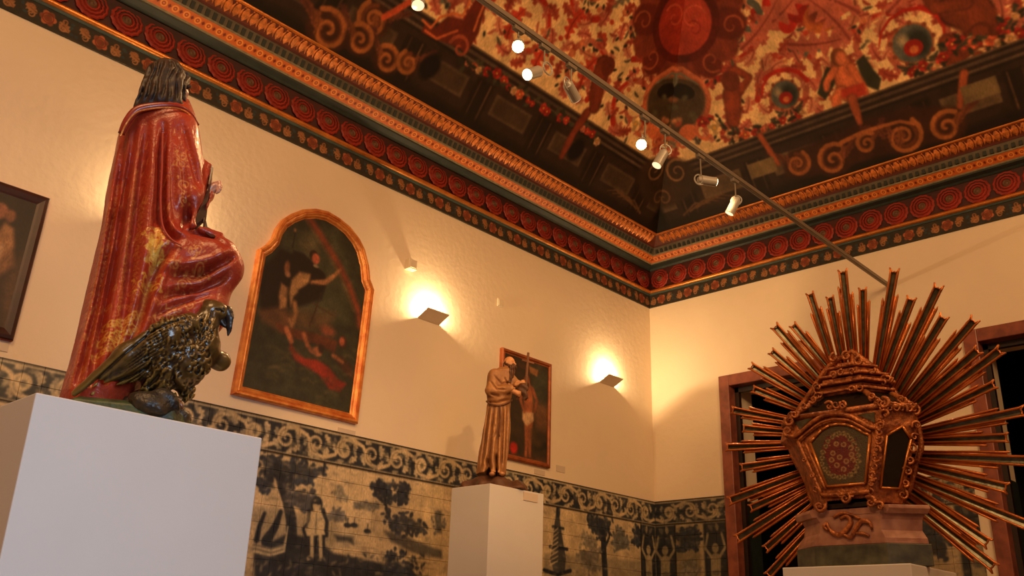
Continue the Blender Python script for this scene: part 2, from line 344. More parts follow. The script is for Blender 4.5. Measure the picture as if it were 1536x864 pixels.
# ------------------------------------------------------------------ sculpting: distance fields meshed with surface nets
class Sdf:
    def __init__(s, lo, hi, h):
        s.lo = np.array(lo, float); s.h = h; n = np.ceil((np.array(hi)-s.lo)/h).astype(int)+1; s.n = n
        s.X = (s.lo[0]+np.arange(n[0])*h)[:, None, None].astype(np.float32); s.Y = (s.lo[1]+np.arange(n[1])*h)[None, :, None].astype(np.float32)
        s.Z = (s.lo[2]+np.arange(n[2])*h)[None, None, :].astype(np.float32); s.F = np.full(tuple(n), 9., np.float32)
    def cone(s, a, b, ra, rb):
        a = np.array(a); e = np.array(b)-a; q = (s.X-a[0])*e[0]+(s.Y-a[1])*e[1]+(s.Z-a[2])*e[2]; t = np.clip(q/(e@e+1e-9), 0, 1)
        return np.sqrt((s.X-a[0]-t*e[0])**2+(s.Y-a[1]-t*e[1])**2+(s.Z-a[2]-t*e[2])**2)-(ra+(rb-ra)*t)
    def ell(s, c, r, R=None):
        x, y, z = s.X-c[0], s.Y-c[1], s.Z-c[2]
        if R is not None: x, y, z = (R[0][i]*x+R[1][i]*y+R[2][i]*z for i in range(3))
        k = np.sqrt((x/r[0])**2+(y/r[1])**2+(z/r[2])**2); return (k-1)*min(r)
    def add(s, d, k=.02):
        h = np.clip(.5+.5*(s.F-d)/k, 0, 1); s.F = s.F*(1-h)+d*h-k*h*(1-h)
    def cut(s, d, k=.01):
        h = np.clip(.5-.5*(s.F+d)/k, 0, 1); s.F = s.F*(1-h)-d*h+k*h*(1-h)
    def pd(s, pts):
        """distance in the XZ plane to a polyline"""
        P = np.array(pts, float); x = s.X[:, :, :]; z = s.Z; best = np.full((s.n[0], 1, s.n[2]), 9., np.float32); par = np.zeros_like(best); n = len(P)-1
        for i in range(n):
            a, e = P[i], P[i+1]-P[i]; t = np.clip(((x-a[0])*e[0]+(z-a[-1])*e[-1])/(e[0]**2+e[-1]**2+1e-9), 0, 1)
            d = np.sqrt((x-a[0]-t*e[0])**2+(z-a[-1]-t*e[-1])**2); par = np.where(d < best, (i+t)/n, par); best = np.minimum(best, d)
        return best, par
    def crease(s, pts, w, amp, y1=9., y0=-9., fade=True):
        """groove (amp>0) or ridge (amp<0) along a polyline, on the side with y0<Y<y1"""
        d, par = s.pd(pts); g = np.exp(-(d/w)**2)
        if fade: g = g*np.clip(np.minimum(par, 1-par)*5+.15, 0, 1)
        m = np.clip((y1-s.Y)/.03, 0, 1)*np.clip((s.Y-y0)/.03, 0, 1); s.F = s.F+amp*g*m
    def mesh(s, name, mats):
        F = s.F; S = F < 0; n = F.shape; cx, cy, cz = n[0]-1, n[1]-1, n[2]-1
        P = np.zeros((cx, cy, cz, 3), np.float32); cnt = np.zeros((cx, cy, cz), np.float32)
        for ax in range(3):
            sl0 = [slice(None)]*3; sl1 = [slice(None)]*3; sl0[ax] = slice(0, -1); sl1[ax] = slice(1, None)
            f0, f1 = F[tuple(sl0)], F[tuple(sl1)]; cr = (f0 < 0) != (f1 < 0); t = np.where(cr, f0/(f0-f1+1e-12), 0)
            o = [k for k in range(3) if k != ax]
            for da in (0, 1):
                for db in (0, 1):
                    sl = [slice(None)]*3; sl[o[0]] = slice(da, n[o[0]]-1+da); sl[o[1]] = slice(db, n[o[1]]-1+db)
                    c = cr[tuple(sl)]; tt = t[tuple(sl)]; cnt += c; P[..., ax] += tt*c
                    if da: P[..., o[0]] += c
                    if db: P[..., o[1]] += c
        act = cnt > 0; idx = np.full(act.shape, -1, np.int64); idx[act] = np.arange(act.sum())
        I = np.argwhere(act); V = (I+P[act]/cnt[act][:, None])*s.h+s.lo
        Q = []
        for ax in range(3):
            sl0 = [slice(1, -1)]*3; sl1 = [slice(1, -1)]*3; sl0[ax] = slice(0, -1); sl1[ax] = slice(1, None)
            a, b = S[tuple(sl0)], S[tuple(sl1)]; o = [k for k in range(3) if k != ax]
            for flip, msk in ((0, a & ~b), (1, ~a & b)):
                E = np.argwhere(msk)
                if not len(E): continue
                E = E+1; E[:, ax] -= 1
                def g(da, db):
                    q = E.copy(); q[:, o[0]] -= da; q[:, o[1]] -= db; return idx[q[:, 0], q[:, 1], q[:, 2]]
                q = np.stack([g(1, 1), g(0, 1), g(0, 0), g(1, 0)], 1)
                if (ax == 1) ^ bool(flip): q = q[:, ::-1]
                Q.append(q)
        Q = np.concatenate(Q); Q = Q[(Q >= 0).all(1)]
        me = bpy.data.meshes.new(name); me.vertices.add(len(V)); me.vertices.foreach_set('co', V.astype(np.float32).ravel())
        me.loops.add(len(Q)*4); me.loops.foreach_set('vertex_index', Q.astype(np.int32).ravel()); me.polygons.add(len(Q))
        me.polygons.foreach_set('loop_start', np.arange(len(Q), dtype=np.int32)*4)
        me.polygons.foreach_set('use_smooth', np.ones(len(Q), bool)); me.update(calc_edges=True); me.validate()
        for m in (mats if isinstance(mats, (list, tuple)) else [mats]): me.materials.append(m)
        return me
# ================================================================== STRUCTURE
RX0, RY0 = -12.5, -9.2
def struct(o, label): return tag(o, label, kind='structure')
b = MB(); b.box((RX0-.3, 0, 0), (.5, .3, 6.45)); wall_left = struct(b.build('wall_left', M['plaster']), 'cream plaster wall with framed paintings and wall lamps above the tiled dado')
b = MB()
for y0, y1, z0, z1 in ((0, -1.12, 0, 6.45), (-2.43, -3.92, 0, 6.45), (-5.4, RY0, 0, 6.45), (-1.12, -2.43, 4.27, 6.45), (-3.92, -5.4, 4.27, 6.45)):
    b.box((0, y1, z0), (.5, y0, z1))
wall_right = struct(b.build('wall_right', M['plaster']), 'cream plaster end wall with two doorways behind the sunburst reliquary')
b = MB()
for x0, x1, z0, z1 in ((RX0, -10.2, 0, 6.45), (-8.4, .5, 0, 6.45), (-10.2, -8.4, 0, 1.0), (-10.2, -8.4, 3.3, 6.45)): b.box((x0, RY0-.3, z0), (x1, RY0, z1))
struct(b.build('wall_back', M['plaster']), 'plaster wall with a window behind the camera')
b = MB(); b.box((RX0-.3, RY0-.3, 0), (RX0, .3, 6.45)); struct(b.build('wall_near', M['plaster']), 'plaster wall at the near end of the hall')
b = MB(); b.box((RX0-.3, RY0-.3, -.15), (4, .3, 0)); struct(b.build('floor', M['floor']), 'wooden floor of the hall')
wn = MB()
for x in (-10.2, -9.32, -8.46): wn.box((x, RY0-.2, 1.0), (x+.06, RY0-.12, 3.3))
for z in (1.0, 2.1, 3.24): wn.box((-10.2, RY0-.2, z), (-8.4, RY0-.12, z+.06))
struct(wn.build('window_1', M['white_paint']), 'white window frame letting daylight in behind the camera')

# ---- door surrounds and the dark rooms beyond
def doorway(n, y0, y1, label):
    zt = 4.27; fw = .13
    c = MB()
    c.box((-.045, y0-.004, 0), (.10, y0+fw, zt+fw)); c.box((-.045, y1-fw, 0), (.10, y1+.004, zt+fw)); c.box((-.045, y1+.004, zt-.004), (.10, y0-.004, zt+fw))
    root = struct(c.build('door_%d' % n, M['marble'], bevel=.008), label)
    c = MB()   # recessed dark lining inside the marble surround
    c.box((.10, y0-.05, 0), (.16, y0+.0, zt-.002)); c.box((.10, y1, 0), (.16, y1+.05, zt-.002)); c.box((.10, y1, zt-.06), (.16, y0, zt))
    c.build('dark_lining', M['darkwood'], root)
    c = MB()   # leaf folded back inside, with raised panels
    c.box((.52, y1-.02, 0), (1.2, y1+.03, zt-.1))
    for z in (.3, 1.6, 2.9):
        c.box((.6, y1+.03, z), (1.12, y1+.045, z+1.0))
    c.build('door_leaf', M['darkwood'], root, bevel=.006)
    c = MB(); c.box((.17, y0-.012, 0), (.5, y0-.0, 2.95)); c.build('tiled_jamb', M['tealdark'], root)
    return root
doorway(1, -1.12, -2.43, 'pink marble surround of the doorway left of the sunburst')
doorway(2, -3.92, -5.4, 'pink marble surround of the doorway right of the sunburst')
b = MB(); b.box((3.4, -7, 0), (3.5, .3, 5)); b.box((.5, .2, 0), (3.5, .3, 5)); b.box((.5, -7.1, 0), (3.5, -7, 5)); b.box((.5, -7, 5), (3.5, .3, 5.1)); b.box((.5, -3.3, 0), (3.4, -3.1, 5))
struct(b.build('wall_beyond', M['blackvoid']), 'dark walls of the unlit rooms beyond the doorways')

# ---- ceiling: painted slopes
S0, Z0, KS = .44, 6.30, 1.4; LS = math.hypot(1, KS); VM = 2.8
def slope(px, py, left):
    ax = 1 if left else 0; d = ray(px, py); t = (-KS*(CAM[ax]+S0)-(CAM[2]-Z0))/(d[2]+KS*d[ax]); q = CAM+t*d
    return (-(q[0] if left else q[1]), (-q[ax]-S0)*LS)
CREAM = (226, 188, 132); RED = (160, 40, 28); PINK = (176, 92, 72); BROWN = (92, 38, 24); DK = (34, 26, 20); GREY = (104, 104, 88); GOLD = (176, 104, 56); FLESH = (176, 88, 54)
def scroll_unit(c, cx, cy, r, sg, seed):
    q = random.Random(seed); P = [PINK, (190, 118, 88), (150, 62, 44)]
    a0 = q.random()*6.28
    c.spiral((cx, cy), r, 1.15, a0, (168, 88, 64), .085, .05, sg, .35)
    c.spiral((cx, cy), r*.98, .35, a0+.5, RED, .07, .02, sg, .8)
    for k in range(9):
        a = a0+sg*k*.72; rr = r*(1-.03*k); x, y = cx+rr*math.cos(a), cy+rr*math.sin(a)
        c.leaf((x, y), a+sg*1.1, r*.62, r*.19, P[k % 3], (110, 40, 30), 4, sg*.5)
        c.leaf((x, y), a+sg*2.3, r*.42, r*.12, P[(k+1) % 3], (110, 40, 30), 3, sg*.4)
def medallion(c, cx, cy, r):
    c.ell((cx, cy), r*1.12, r*1.1, (150, 92, 60)); c.ell((cx, cy), r, r, (84, 88, 82)); c.ell((cx+r*.35, cy-.1*r), r*.6, r*.8, (40, 44, 40), a=.8, soft=.05)
    c.ell((cx-r*.4, cy+r*.3), r*.3, r*.4, (170, 150, 116), .4, a=.7, soft=.04); c.ell((cx, cy-r*.25), r*.5, r*.45, (150, 30, 20)); c.ell((cx, cy-r*.35), r*.24, r*.22, (204, 110, 60))
    for k in range(9):
        a = k*.7; c.ell((cx+1.12*r*math.cos(a), cy+1.1*r*math.sin(a)), r*.13, r*.13, (120, 60, 40))
    for k in range(7): c.leaf((cx+(k-3)*r*.2, cy-r*1.1), -1.57+(k-3)*.5, r*.6, r*.12, (60, 58, 44), bend=.2*(k-3))
def garland(c, pts, seed, n=3):
    q = random.Random(seed)
    for i in range(len(pts)-1):
        for k in range(n):
            t = (k+q.random()*.6)/n; x = pts[i][0]*(1-t)+pts[i+1][0]*t; y = pts[i][1]*(1-t)+pts[i+1][1]*t
            c.leaf((x, y), q.random()*6.3, .13, .03, (40, 40, 28)); c.leaf((x, y), q.random()*6.3, .11, .03, (66, 62, 44))
            c.flower((x+q.uniform(-.03, .03), y+q.uniform(-.03, .03)), q.uniform(.035, .06), q.choice([(170, 50, 36), (196, 104, 78), (188, 84, 50), (150, 34, 26), (200, 150, 104)]))
def arch_band(c, u0, u1, left):
    """dark painted entablature below the rail"""
    c.poly([(u0, -.1), (u1, -.1), (u1, .74), (u0, .74)], (44, 30, 22))
    q = random.Random(7 if left else 9); u = u0+.3
    while u < u1:
        c.poly([(u, .22), (u+.55, .22), (u+.55, .45), (u, .45)], (78, 60, 42) if left else (96, 76, 54), soft=.015); c.poly([(u+.04, .25), (u+.51, .25), (u+.51, .42), (u+.04, .42)], (62, 46, 33) if left else (86, 68, 48), soft=.02)
        c.poly([(u+.62, .08), (u+.86, .08), (u+.86, .5), (u+.62, .5)], (30, 20, 15), soft=.02); c.stroke([(u+.66, .1), (u+.66, .48)], .02, (84, 60, 38)); c.stroke([(u+.8, .1), (u+.8, .48)], .015, (70, 48, 30)); u += .95
    c.poly([(u0, -.1), (u1, -.1), (u1, .1), (u0, .1)], (26, 17, 13), soft=.08)  # soft dark strip: shadow above the cornice put into the paint colour
    for v, w, cl in ((.57, .025, (30, 22, 18)), (.605, .03, (88, 70, 54)), (.64, .02, (38, 28, 22)), (.675, .035, (76, 60, 47)), (.71, .015, (34, 25, 20)), (.735, .02, (92, 72, 54))):
        c.stroke([(u0, v), (u1, v)], w, cl)
def bronze_scrolls(c, m, pts):
    """big bronze volutes of the entablature; pts: (px, py, r, sg)"""
    for px, py, r, sg in pts:
        x, y = m(px, py); c.ell((x, y), r*1.1, r*.95, (58, 30, 18), soft=.05)
        c.spiral((x, y), r, 1.6, .8, (150, 88, 44), .05, .02, sg, .1); c.spiral((x, y), r*.8, 1.3, 1.4, (96, 50, 26), .04, .02, sg, .1)
        for k in range(5): c.leaf((x+sg*r*(.5+.25*k), y-r*.5+.06*k), 1.2+sg*(.5-.3*k), r*(1.25-.12*k), r*.24, (120-9*k, 66-6*k, 34), (54, 28, 16), 4, -sg*.5)
        c.spiral((x, y), r*.95, 1.5, .8, (150, 88, 44), .03, .015, sg, .1)
def figure(c, m, sc, col, joints):
    """painted body: joints in photo pixels; list of (points, w0, w1) strokes"""
    for pts, w0, w1 in joints:
        P = [m(*p) for p in pts]; c.stroke(P, w0*sc*1.15, np.array(col)*.55, w1*sc*1.15, soft=.03); c.stroke(P, w0*sc, col, w1*sc, soft=.03)
        for (xa, ya), (xb, yb) in zip(P[:-1], P[1:]):
            c.ell((xa*.6+xb*.4, ya*.6+yb*.4), math.hypot(xb-xa, yb-ya)*.42, (w0*.6+w1*.4)*sc*.56, col, math.atan2(yb-ya, xb-xa), soft=.03)
        c.stroke([(x-.012, y+.012) for x, y in P], w0*sc*.35, np.array(col)*1.25, w1*sc*.35, soft=.04, a=.5)
def ground(c, u1, seed):
    q = random.Random(seed)
    c.mottle(.08, .4, seed)
    i = 0; u = .9
    while u < u1:
        for v in (1.18, 1.95, 2.65):
            scroll_unit(c, u+(.4 if v == 1.95 else 0), v, .37, 1 if i % 2 else -1, seed+i); i += 1
            if v != 1.18: medallion(c, u+(.4 if v == 1.95 else 0), v, .13)
        u += .95
    for k in range(int(u1*9)):
        x, y = q.uniform(0, u1), q.uniform(.85, 2.8); a_ = q.random()*6.3
        c.leaf((x, y), a_, q.uniform(.3, .5), .075, q.choice([PINK, (96, 100, 86), (150, 60, 44), (120, 110, 86), (176, 106, 76)]), (80, 40, 30), 5, q.uniform(-.6, .6))
    for k in range(int(u1*80)):
        x, y = q.uniform(0, u1), q.uniform(.8, 2.8); t = q.random()
        if t < .45: c.ell((x, y), .03, .016, (44, 42, 34), q.random()*3)
        elif t < .8: c.leaf((x, y), q.random()*6.3, .12, .022, q.choice([PINK, (150, 60, 44), (84, 78, 62)]), bend=q.uniform(-.6, .6))
        else: c.ell((x, y), .035, .028, q.choice([(170, 60, 40), (190, 110, 70)]))
def corner_medallion(c, m, left):
    """the crimson medallion, cartouche and term that straddle the hip, one half on each slope"""
    D = lambda *p: m(*p)
    if left: pts = lambda L: [(x, y) for x, y in L]
    # brown carved surround
    vm = 2.27; cx = S0+vm/LS
    for k in range(14):
        a = k*.449; c.ell((cx+.58*math.cos(a), vm+.52*math.sin(a)), .22, .18, (96, 36, 24) if k % 2 else (120, 52, 34), a, soft=.03)
    for k in range(8):
        a = k*.785+.3; c.spiral((cx+.62*math.cos(a), vm+.56*math.sin(a)), .14, 1.1, a, (150, 74, 46), .028, .012, 1 if k % 2 else -1)
    c.ell((cx, vm), .47, .45, (86, 28, 20)); c.ell((cx, vm), .37, .36, (168, 62, 44) if not left else (150, 48, 34), soft=.02)
    c.spiral((cx+.15, vm), .16, 1.2, 0, (186, 84, 58), .025, .01); c.spiral((cx+.12, vm-.12), .1, 1.2, 2, (140, 44, 32), .02, .01, -1)
    # cartouche with grey volutes
    cc = (S0+1.42/LS, 1.42)
    c.ell(cc, .52, .4, (176, 92, 60)); c.ell(cc, .46, .34, (120, 80, 56)); c.ell(cc, .44, .31, (70, 56, 40)); c.ell((cc[0]+.2, cc[1]+.12), .16, .09, (30, 24, 18), -.6)
    q = random.Random(4)
    for k in range(26):
        c.ell((cc[0]+q.uniform(-.3, .34), cc[1]+q.uniform(-.24, .1)), .04, .03, q.choice([(150, 70, 44), (120, 60, 40), (84, 78, 56), (176, 110, 70), (130, 84, 56)]), soft=.03)
    c.spiral((cc[0]+.08, cc[1]+.3), .17, 1.2, 3.4, (112, 108, 90), .07, .03, -1); c.spiral((cc[0]+.08, cc[1]+.3), .16, 1.0, 3.4, (60, 58, 48), .02, .01, -1)
    c.stroke([(cc[0]+.05, cc[1]+.43), (cc[0]+.3, cc[1]+.37), (cc[0]+.47, cc[1]+.15), (cc[0]+.5, cc[1]-.1)], .06, (196, 110, 72), .03)
    c.stroke([(cc[0]+.05, cc[1]+.38), (cc[0]+.26, cc[1]+.32), (cc[0]+.42, cc[1]+.12)], .035, (112, 108, 90), .02)
    c.ell((cc[0]+.08, cc[1]-.36), .12, .1, (204, 108, 66)); c.spiral((cc[0]+.3, cc[1]-.42), .13, 1.1, 2, (200, 104, 66), .05, .02)
    c.spiral((cc[0]-.05, cc[1]-.45), .1, 1.1, 2, (190, 96, 60), .04, .02, -1); c.flower((cc[0]+.42, cc[1]-.42), .09, (222, 180, 120)); c.flower((cc[0]+.3, cc[1]-.3), .07, (150, 36, 28))
    # dark mask in the corner of the entablature
    c.ell((.80, .58), .46, .3, (52, 36, 24), soft=.06)
    c.spiral((1.02, .66), .16, 1.5, 1, (124, 88, 54), .035, .015); c.spiral((.72, .40), .12, 1.3, 3, (100, 70, 44), .03, .012, -1)
    c.poly([(.3, -.1), (.66, -.1), (.62, .5), (.5, .62), (.3, .3)], (16, 11, 9), soft=.06)
    for k in range(4): c.stroke([(.9+.1*k, .12+.02*k), (1.1+.12*k, .22), (1.3+.1*k, .16)], .03, (92, 64, 40), .012)
LC = Cv(0, 12.5, 0, VM+.02, .009, CREAM); RC = Cv(0, 9.2, 0, VM+.02, .009, CREAM)
ground(RC, 9.2, 11); ground(LC, 12.5, 23)
mR = lambda px, py: slope(px, py, False); mL = lambda px, py: slope(px, py, True)
# right slope details
for px, py, r in ((1177, 142, .155), (1368, 65, .19)):
    x, y = mR(px, py); RC.ell((x, y), r*2.3, r*2.2, CREAM, soft=.1); scroll_unit(RC, x, y, r*2.1, -1, int(px)); medallion(RC, x, y, r)
    RC.spiral((x, y), r*1.9, .42, .2, (170, 32, 22), .05, .015, 1, .9)
x, y = mR(1178, 12); RC.flower((x, y), .26, (170, 36, 26)); x, y = mR(1232, 25); RC.ell((x, y), .2, .17, (168, 88, 44), soft=.02); RC.ell((x, y+.03), .14, .1, (120, 52, 34), soft=.05)
x, y = mR(1120, 30); RC.spiral((x, y), .2, .8, 1.0, (84, 88, 78), .08, .05, -1)
for a, b_ in (((1140, 48), .2), ((1180, 66), -.5), ((1290, 20), 2.2), ((1275, 60), 1.8), ((1330, 20), .4), ((1110, 75), .3)):
    x, y = mR(*a); RC.leaf((x, y), b_, .75, .14, PINK, (120, 50, 40), 6, .25)
# child seated on the rail
RC.poly([mR(*p) for p in ((1232, 120), (1240, 100), (1262, 108), (1250, 130), (1238, 150), (1226, 140))], (44, 44, 30), soft=.02)
RC.poly([mR(*p) for p in ((1284, 92), (1296, 82), (1310, 104), (1322, 118), (1318, 136), (1296, 128))], (44, 44, 30), soft=.02)
figure(RC, mR, 1, (184, 96, 58), (([(1262, 98), (1268, 120), (1274, 136)], .19, .21), ([(1262, 138), (1254, 148), (1256, 166)], .12, .06), ([(1280, 140), (1280, 150), (1290, 180)], .15, .06), ([(1252, 104), (1240, 124), (1240, 134)], .07, .05), ([(1276, 100), (1292, 124), (1300, 142)], .07, .05)))
RC.poly([mR(*p) for p in ((1262, 134), (1296, 124), (1300, 142), (1280, 148), (1262, 146))], (160, 50, 32), soft=.03)
x, y = mR(1258, 86); RC.ell((x, y), .085, .1, (110, 60, 36)); RC.ell((x+.02, y-.02), .06, .075, (192, 104, 66), soft=.03)
# dark satyr at the right edge, term beside the cartouche
figure(RC, mR, 1, (112, 50, 28), (([(1440, 10), (1462, 20), (1474, 46)], .36, .28), ([(1448, 4), (1404, 12), (1388, -10)], .12, .09), ([(1470, 50), (1440, 80), (1420, 96)], .18, .12), ([(1420, 62), (1432, 84), (1446, 106)], .13, .09), ([(1468, 84), (1450, 110), (1442, 158)], .09, .05)))
figure(RC, mR, 1, (130, 56, 32), (([(1098, 142), (1100, 168), (1100, 182)], .2, .14), ([(1084, 118), (1102, 104), (1124, 116), (1112, 136)], .07, .06)))
x, y = mR(1096, 122); RC.ell((x, y), .11, .12, (104, 46, 28)); 
figure(RC, mR, 1, (120, 54, 32), (([(1136, 196), (1140, 214), (1150, 232), (1162, 250)], .1, .05),))
garland(RC, [mR(*p) for p in ((1060, 180), (1090, 200), (1120, 205), (1150, 190), (1180, 182), (1210, 170))], 5, 4)
garland(RC, [mR(*p) for p in ((1366, 104), (1400, 98), (1430, 66), (1470, 62), (1510, 60), (1540, 50))], 6, 5)
garland(RC, [mR(*p) for p in ((1520, 20), (1500, 50), (1536, 70))], 8, 3)
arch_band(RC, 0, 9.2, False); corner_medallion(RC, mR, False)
RC.poly([mR(*p) for p in ((1176, 268), (1184, 228), (1230, 210), (1300, 180), (1360, 160), (1440, 160), (1446, 200), (1400, 214), (1300, 240), (1220, 264))], (54, 28, 17), soft=.05)
bronze_scrolls(RC, mR, ((1250, 240, .19, 1), (1355, 205, .2, -1), (1196, 246, .15, -1), (1420, 190, .17, 1), (1300, 215, .12, 1)))
RC.stroke([mR(*p) for p in ((1262, 214), (1290, 200), (1320, 190), (1350, 182), (1372, 186))], .05, (160, 92, 46), .03)
figure(RC, mR, 1, (150, 74, 42), (([(1278, 148), (1290, 184)], .09, .05), ([(1446, 110), (1440, 160)], .07, .045), ([(1140, 204), (1168, 246)], .06, .04)))
for px, py in ((1143, 252), (1470, 135)):
    x, y = mR(px, py); RC.poly([(x-.17, y-.09), (x+.17, y-.09), (x+.17, y+.09), (x-.17, y+.09)], (112, 92, 62), soft=.012)
# left slope details
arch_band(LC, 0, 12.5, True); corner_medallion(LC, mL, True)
bronze_scrolls(LC, mL, ((492, 46, .2, 1), (560, 30, .17, -1), (580, 90, .14, 1), (612, 95, .12, -1), (540, 60, .15, 1)))
for a in ((645, 100), (1, 1)):
    x, y = mL(*a) if a[0] > 1 else (2.35, .38); LC.ell((x, y), .1, .14, (18, 12, 10), .3, soft=.04)
garland(LC, [mL(*p) for p in ((690, 95), (740, 110), (780, 140), (820, 165), (870, 190), (900, 215))], 15, 4)
figure(LC, mL, 1, (108, 46, 28), (([(905, 100), (896, 130), (892, 160)], .22, .14), ([(880, 170), (860, 200), (842, 235)], .1, .06)))
x, y = mL(912, 100); LC.ell((x, y), .1, .11, (96, 40, 26))
LC.poly([mL(*p) for p in ((696, 30), (712, 0), (724, -20), (745, -20), (728, 10), (718, 50), (700, 80), (684, 70), (650, 58), (632, 48), (640, 30), (652, 42), (672, 24))], (96, 34, 22), soft=.02)
LC.stroke([mL(*p) for p in ((634, 30), (646, 42), (660, 26), (680, 20), (694, 24), (706, 0))], .025, (206, 108, 58)); LC.stroke([mL(*p) for p in ((638, 46), (655, 58), (675, 50), (686, 46))], .025, (190, 92, 50)); LC.stroke([mL(*p) for p in ((729, 0), (718, 26), (711, 46))], .025, (206, 108, 58))
LC.stroke([mL(*p) for p in ((576, 26), (600, 12), (622, -2))], .06, (190, 78, 44)); LC.spiral(mL(690, 72), .13, 1.2, 0, (150, 70, 44), .04, .02)
for px, py in ((760, 60), (800, 110), (850, 60), (870, 130)):
    x, y = mL(px, py); LC.leaf((x, y), 1.2, .4, .09, (180, 60, 40), bend=.5)
for c_, s_ in ((RC, 2), (LC, 3)): c_.mottle(.22, .12, s_).brushed(1, .08, s_)
CM_L = painted('painted_slope_left', LC, .55, .25, .2, 12); CM_R = painted('painted_slope_right', RC, .55, .25, .2, 12)
DSV = VM/LS; ST = S0+DSV; ZT = Z0+KS*DSV
def slope_obj(n, P, m, U, label, Vv=(0, 0, 1, 1)):
    b = MB(); nv = (Vector(P[1])-Vector(P[0])).cross(Vector(P[3])-Vector(P[0])).normalized()
    up = nv if nv.z > 0 else -nv; T = [tuple(Vector(q)+up*.12) for q in P]
    b.add(list(P)+T, [(0, 1, 2, 3), (7, 6, 5, 4), (0, 4, 5, 1), (1, 5, 6, 2), (2, 6, 7, 3), (3, 7, 4, 0)])
    me = b.mesh(n, m); uvmap(me, U); o = bpy.data.objects.new(n, me); link(o); return struct(o, label)
x1, y1 = RX0, RY0
slope_obj('ceiling', [(-S0, -S0, Z0), (x1+S0, -S0, Z0), (x1+ST, -ST, ZT), (-ST, -ST, ZT)], CM_L, lambda c: np.stack([-c[:, 0]/(LC.u1), (-c[:, 1]-S0)*LS/LC.v1], 1), 'painted ceiling slope rising from the left wall')
slope_obj('ceiling', [(-S0, -S0, Z0), (-S0, y1+S0, Z0), (-ST, y1+ST, ZT), (-ST, -ST, ZT)], CM_R, lambda c: np.stack([-c[:, 1]/(RC.u1), (-c[:, 0]-S0)*LS/RC.v1], 1), 'painted ceiling slope rising from the end wall')
slope_obj('ceiling', [(-S0, y1+S0, Z0), (x1+S0, y1+S0, Z0), (x1+ST, y1+ST, ZT), (-ST, y1+ST, ZT)], CM_L, lambda c: np.stack([-c[:, 0]/(LC.u1), (c[:, 1]-y1-S0)*LS/LC.v1], 1), 'painted ceiling slope above the window wall')
slope_obj('ceiling', [(x1+S0, -S0, Z0), (x1+S0, y1+S0, Z0), (x1+ST, y1+ST, ZT), (x1+ST, -ST, ZT)], CM_R, lambda c: np.stack([-c[:, 1]/(RC.u1), (c[:, 0]-x1-S0)*LS/RC.v1], 1), 'painted ceiling slope at the near end')
slope_obj('ceiling', [(-ST, -ST, ZT), (x1+ST, -ST, ZT), (x1+ST, y1+ST, ZT), (-ST, y1+ST, ZT)], CM_L, lambda c: np.stack([-c[:, 0]/(LC.u1), .3+.6*(c[:, 1]-y1)/9.2], 1), 'flat painted middle field of the ceiling')

# ---- cornice, band by band (s = projection from the wall)
def along(left, u, s, z):
    return (-u, -s, z) if left else (-s, -u, z)
def band(name, prof, m, label, n, flip=False):
    """closed profile [(s,z)] mitred round the four walls"""
    b = MB(); k = len(prof); V = []
    for cx, cy, sx, sy in ((0, 0, -1, -1), (0, RY0, -1, 1), (RX0, RY0, 1, 1), (RX0, 0, 1, -1)):
        for s, z in prof: V.append((cx+sx*s, cy+sy*s, z))
    b.add(V, [(i*k+j, i*k+(j+1) % k, ((i+1) % 4)*k+(j+1) % k, ((i+1) % 4)*k+j) for i in range(4) for j in range(k)])
    return struct(b.build('trim_%d' % n, m), label)
FC = Cv(0, 1.6, 5.5, 5.665, .004, (50, 46, 38))
q = random.Random(3)
for i in range(4):
    u = .2+.4*i
    FC.flower((u, 5.583), .062, (150, 84, 52), (120, 52, 36)); FC.ell((u, 5.583), .04, .04, (112, 44, 32), ring=.008)
    for sg in (-1, 1):
        FC.leaf((u+sg*.07, 5.585), 0 if sg > 0 else math.pi, .11, .045, (150, 104, 66), bend=.5); FC.spiral((u+sg*.12, 5.555), .035, 1.1, 1, (160, 110, 70), .014, .008, sg); FC.spiral((u+sg*.13, 5.615), .032, 1.1, 4, (142, 92, 58), .013, .008, -sg)
    for k in range(5): FC.ell((u+.2+q.uniform(-.05, .05), 5.583+q.uniform(-.05, .05)), .016, .012, (46, 62, 66))
FC.mottle(.15, .05, 9)
fm = painted('painted_floral_strip', FC, .6); 
def tile_u(me_uvper):  # tile in u: repeat extension
    for nd in me_uvper.node_tree.nodes:
        if nd.type == 'TEX_IMAGE': nd.extension = 'REPEAT'
tile_u(fm)
def strip_obj(name, left, s0, z0, s1, z1, th, m, ref, L, label, n, vr):
    """mitred flat strip carrying a painted canvas repeated every L"""
    b = MB(); ln = 12.5 if left else 9.2; P = []
    for s, z in ((s0, z0), (s1, z1)):
        for u in (s, ln-s): P.append(along(left, u, s, z))
    for s, z in ((max(0, s0-th), z0), (max(0, s1-th), z1)):
        for u in (s, ln-s): P.append(along(left, u, s, z))
    b.add(P, [(0, 1, 3, 2), (4, 6, 7, 5), (0, 4, 5, 1), (2, 3, 7, 6)])
    me = b.mesh(name, m); d2 = (s1-s0)**2+(z1-z0)**2
    def U(c):
        u = -c[:, 0] if left else -c[:, 1]; s = -c[:, 1] if left else -c[:, 0]; z = c[:, 2]
        return np.stack([u/L, ((s-s0)*(s1-s0)+(z-z0)*(z1-z0))/d2], 1)
    uvmap(me, U); o = bpy.data.objects.new('trim_%d' % n, me); link(o); return struct(o, label)
strip_obj('floral', True, .02, 5.5, .02, 5.665, .02, fm, 0, 1.6, 'painted floral strip below the cornice on the left wall', 1, 0)
strip_obj('floral', False, .02, 5.5, .02, 5.665, .02, fm, 0, 1.6, 'painted floral strip below the cornice on the end wall', 2, 0)
band('tl', [(0, 5.665), (.03, 5.665), (.04, 5.685), (0, 5.685)], M['teal'], 'narrow teal fillet under the gilt bead of the cornice', 3)
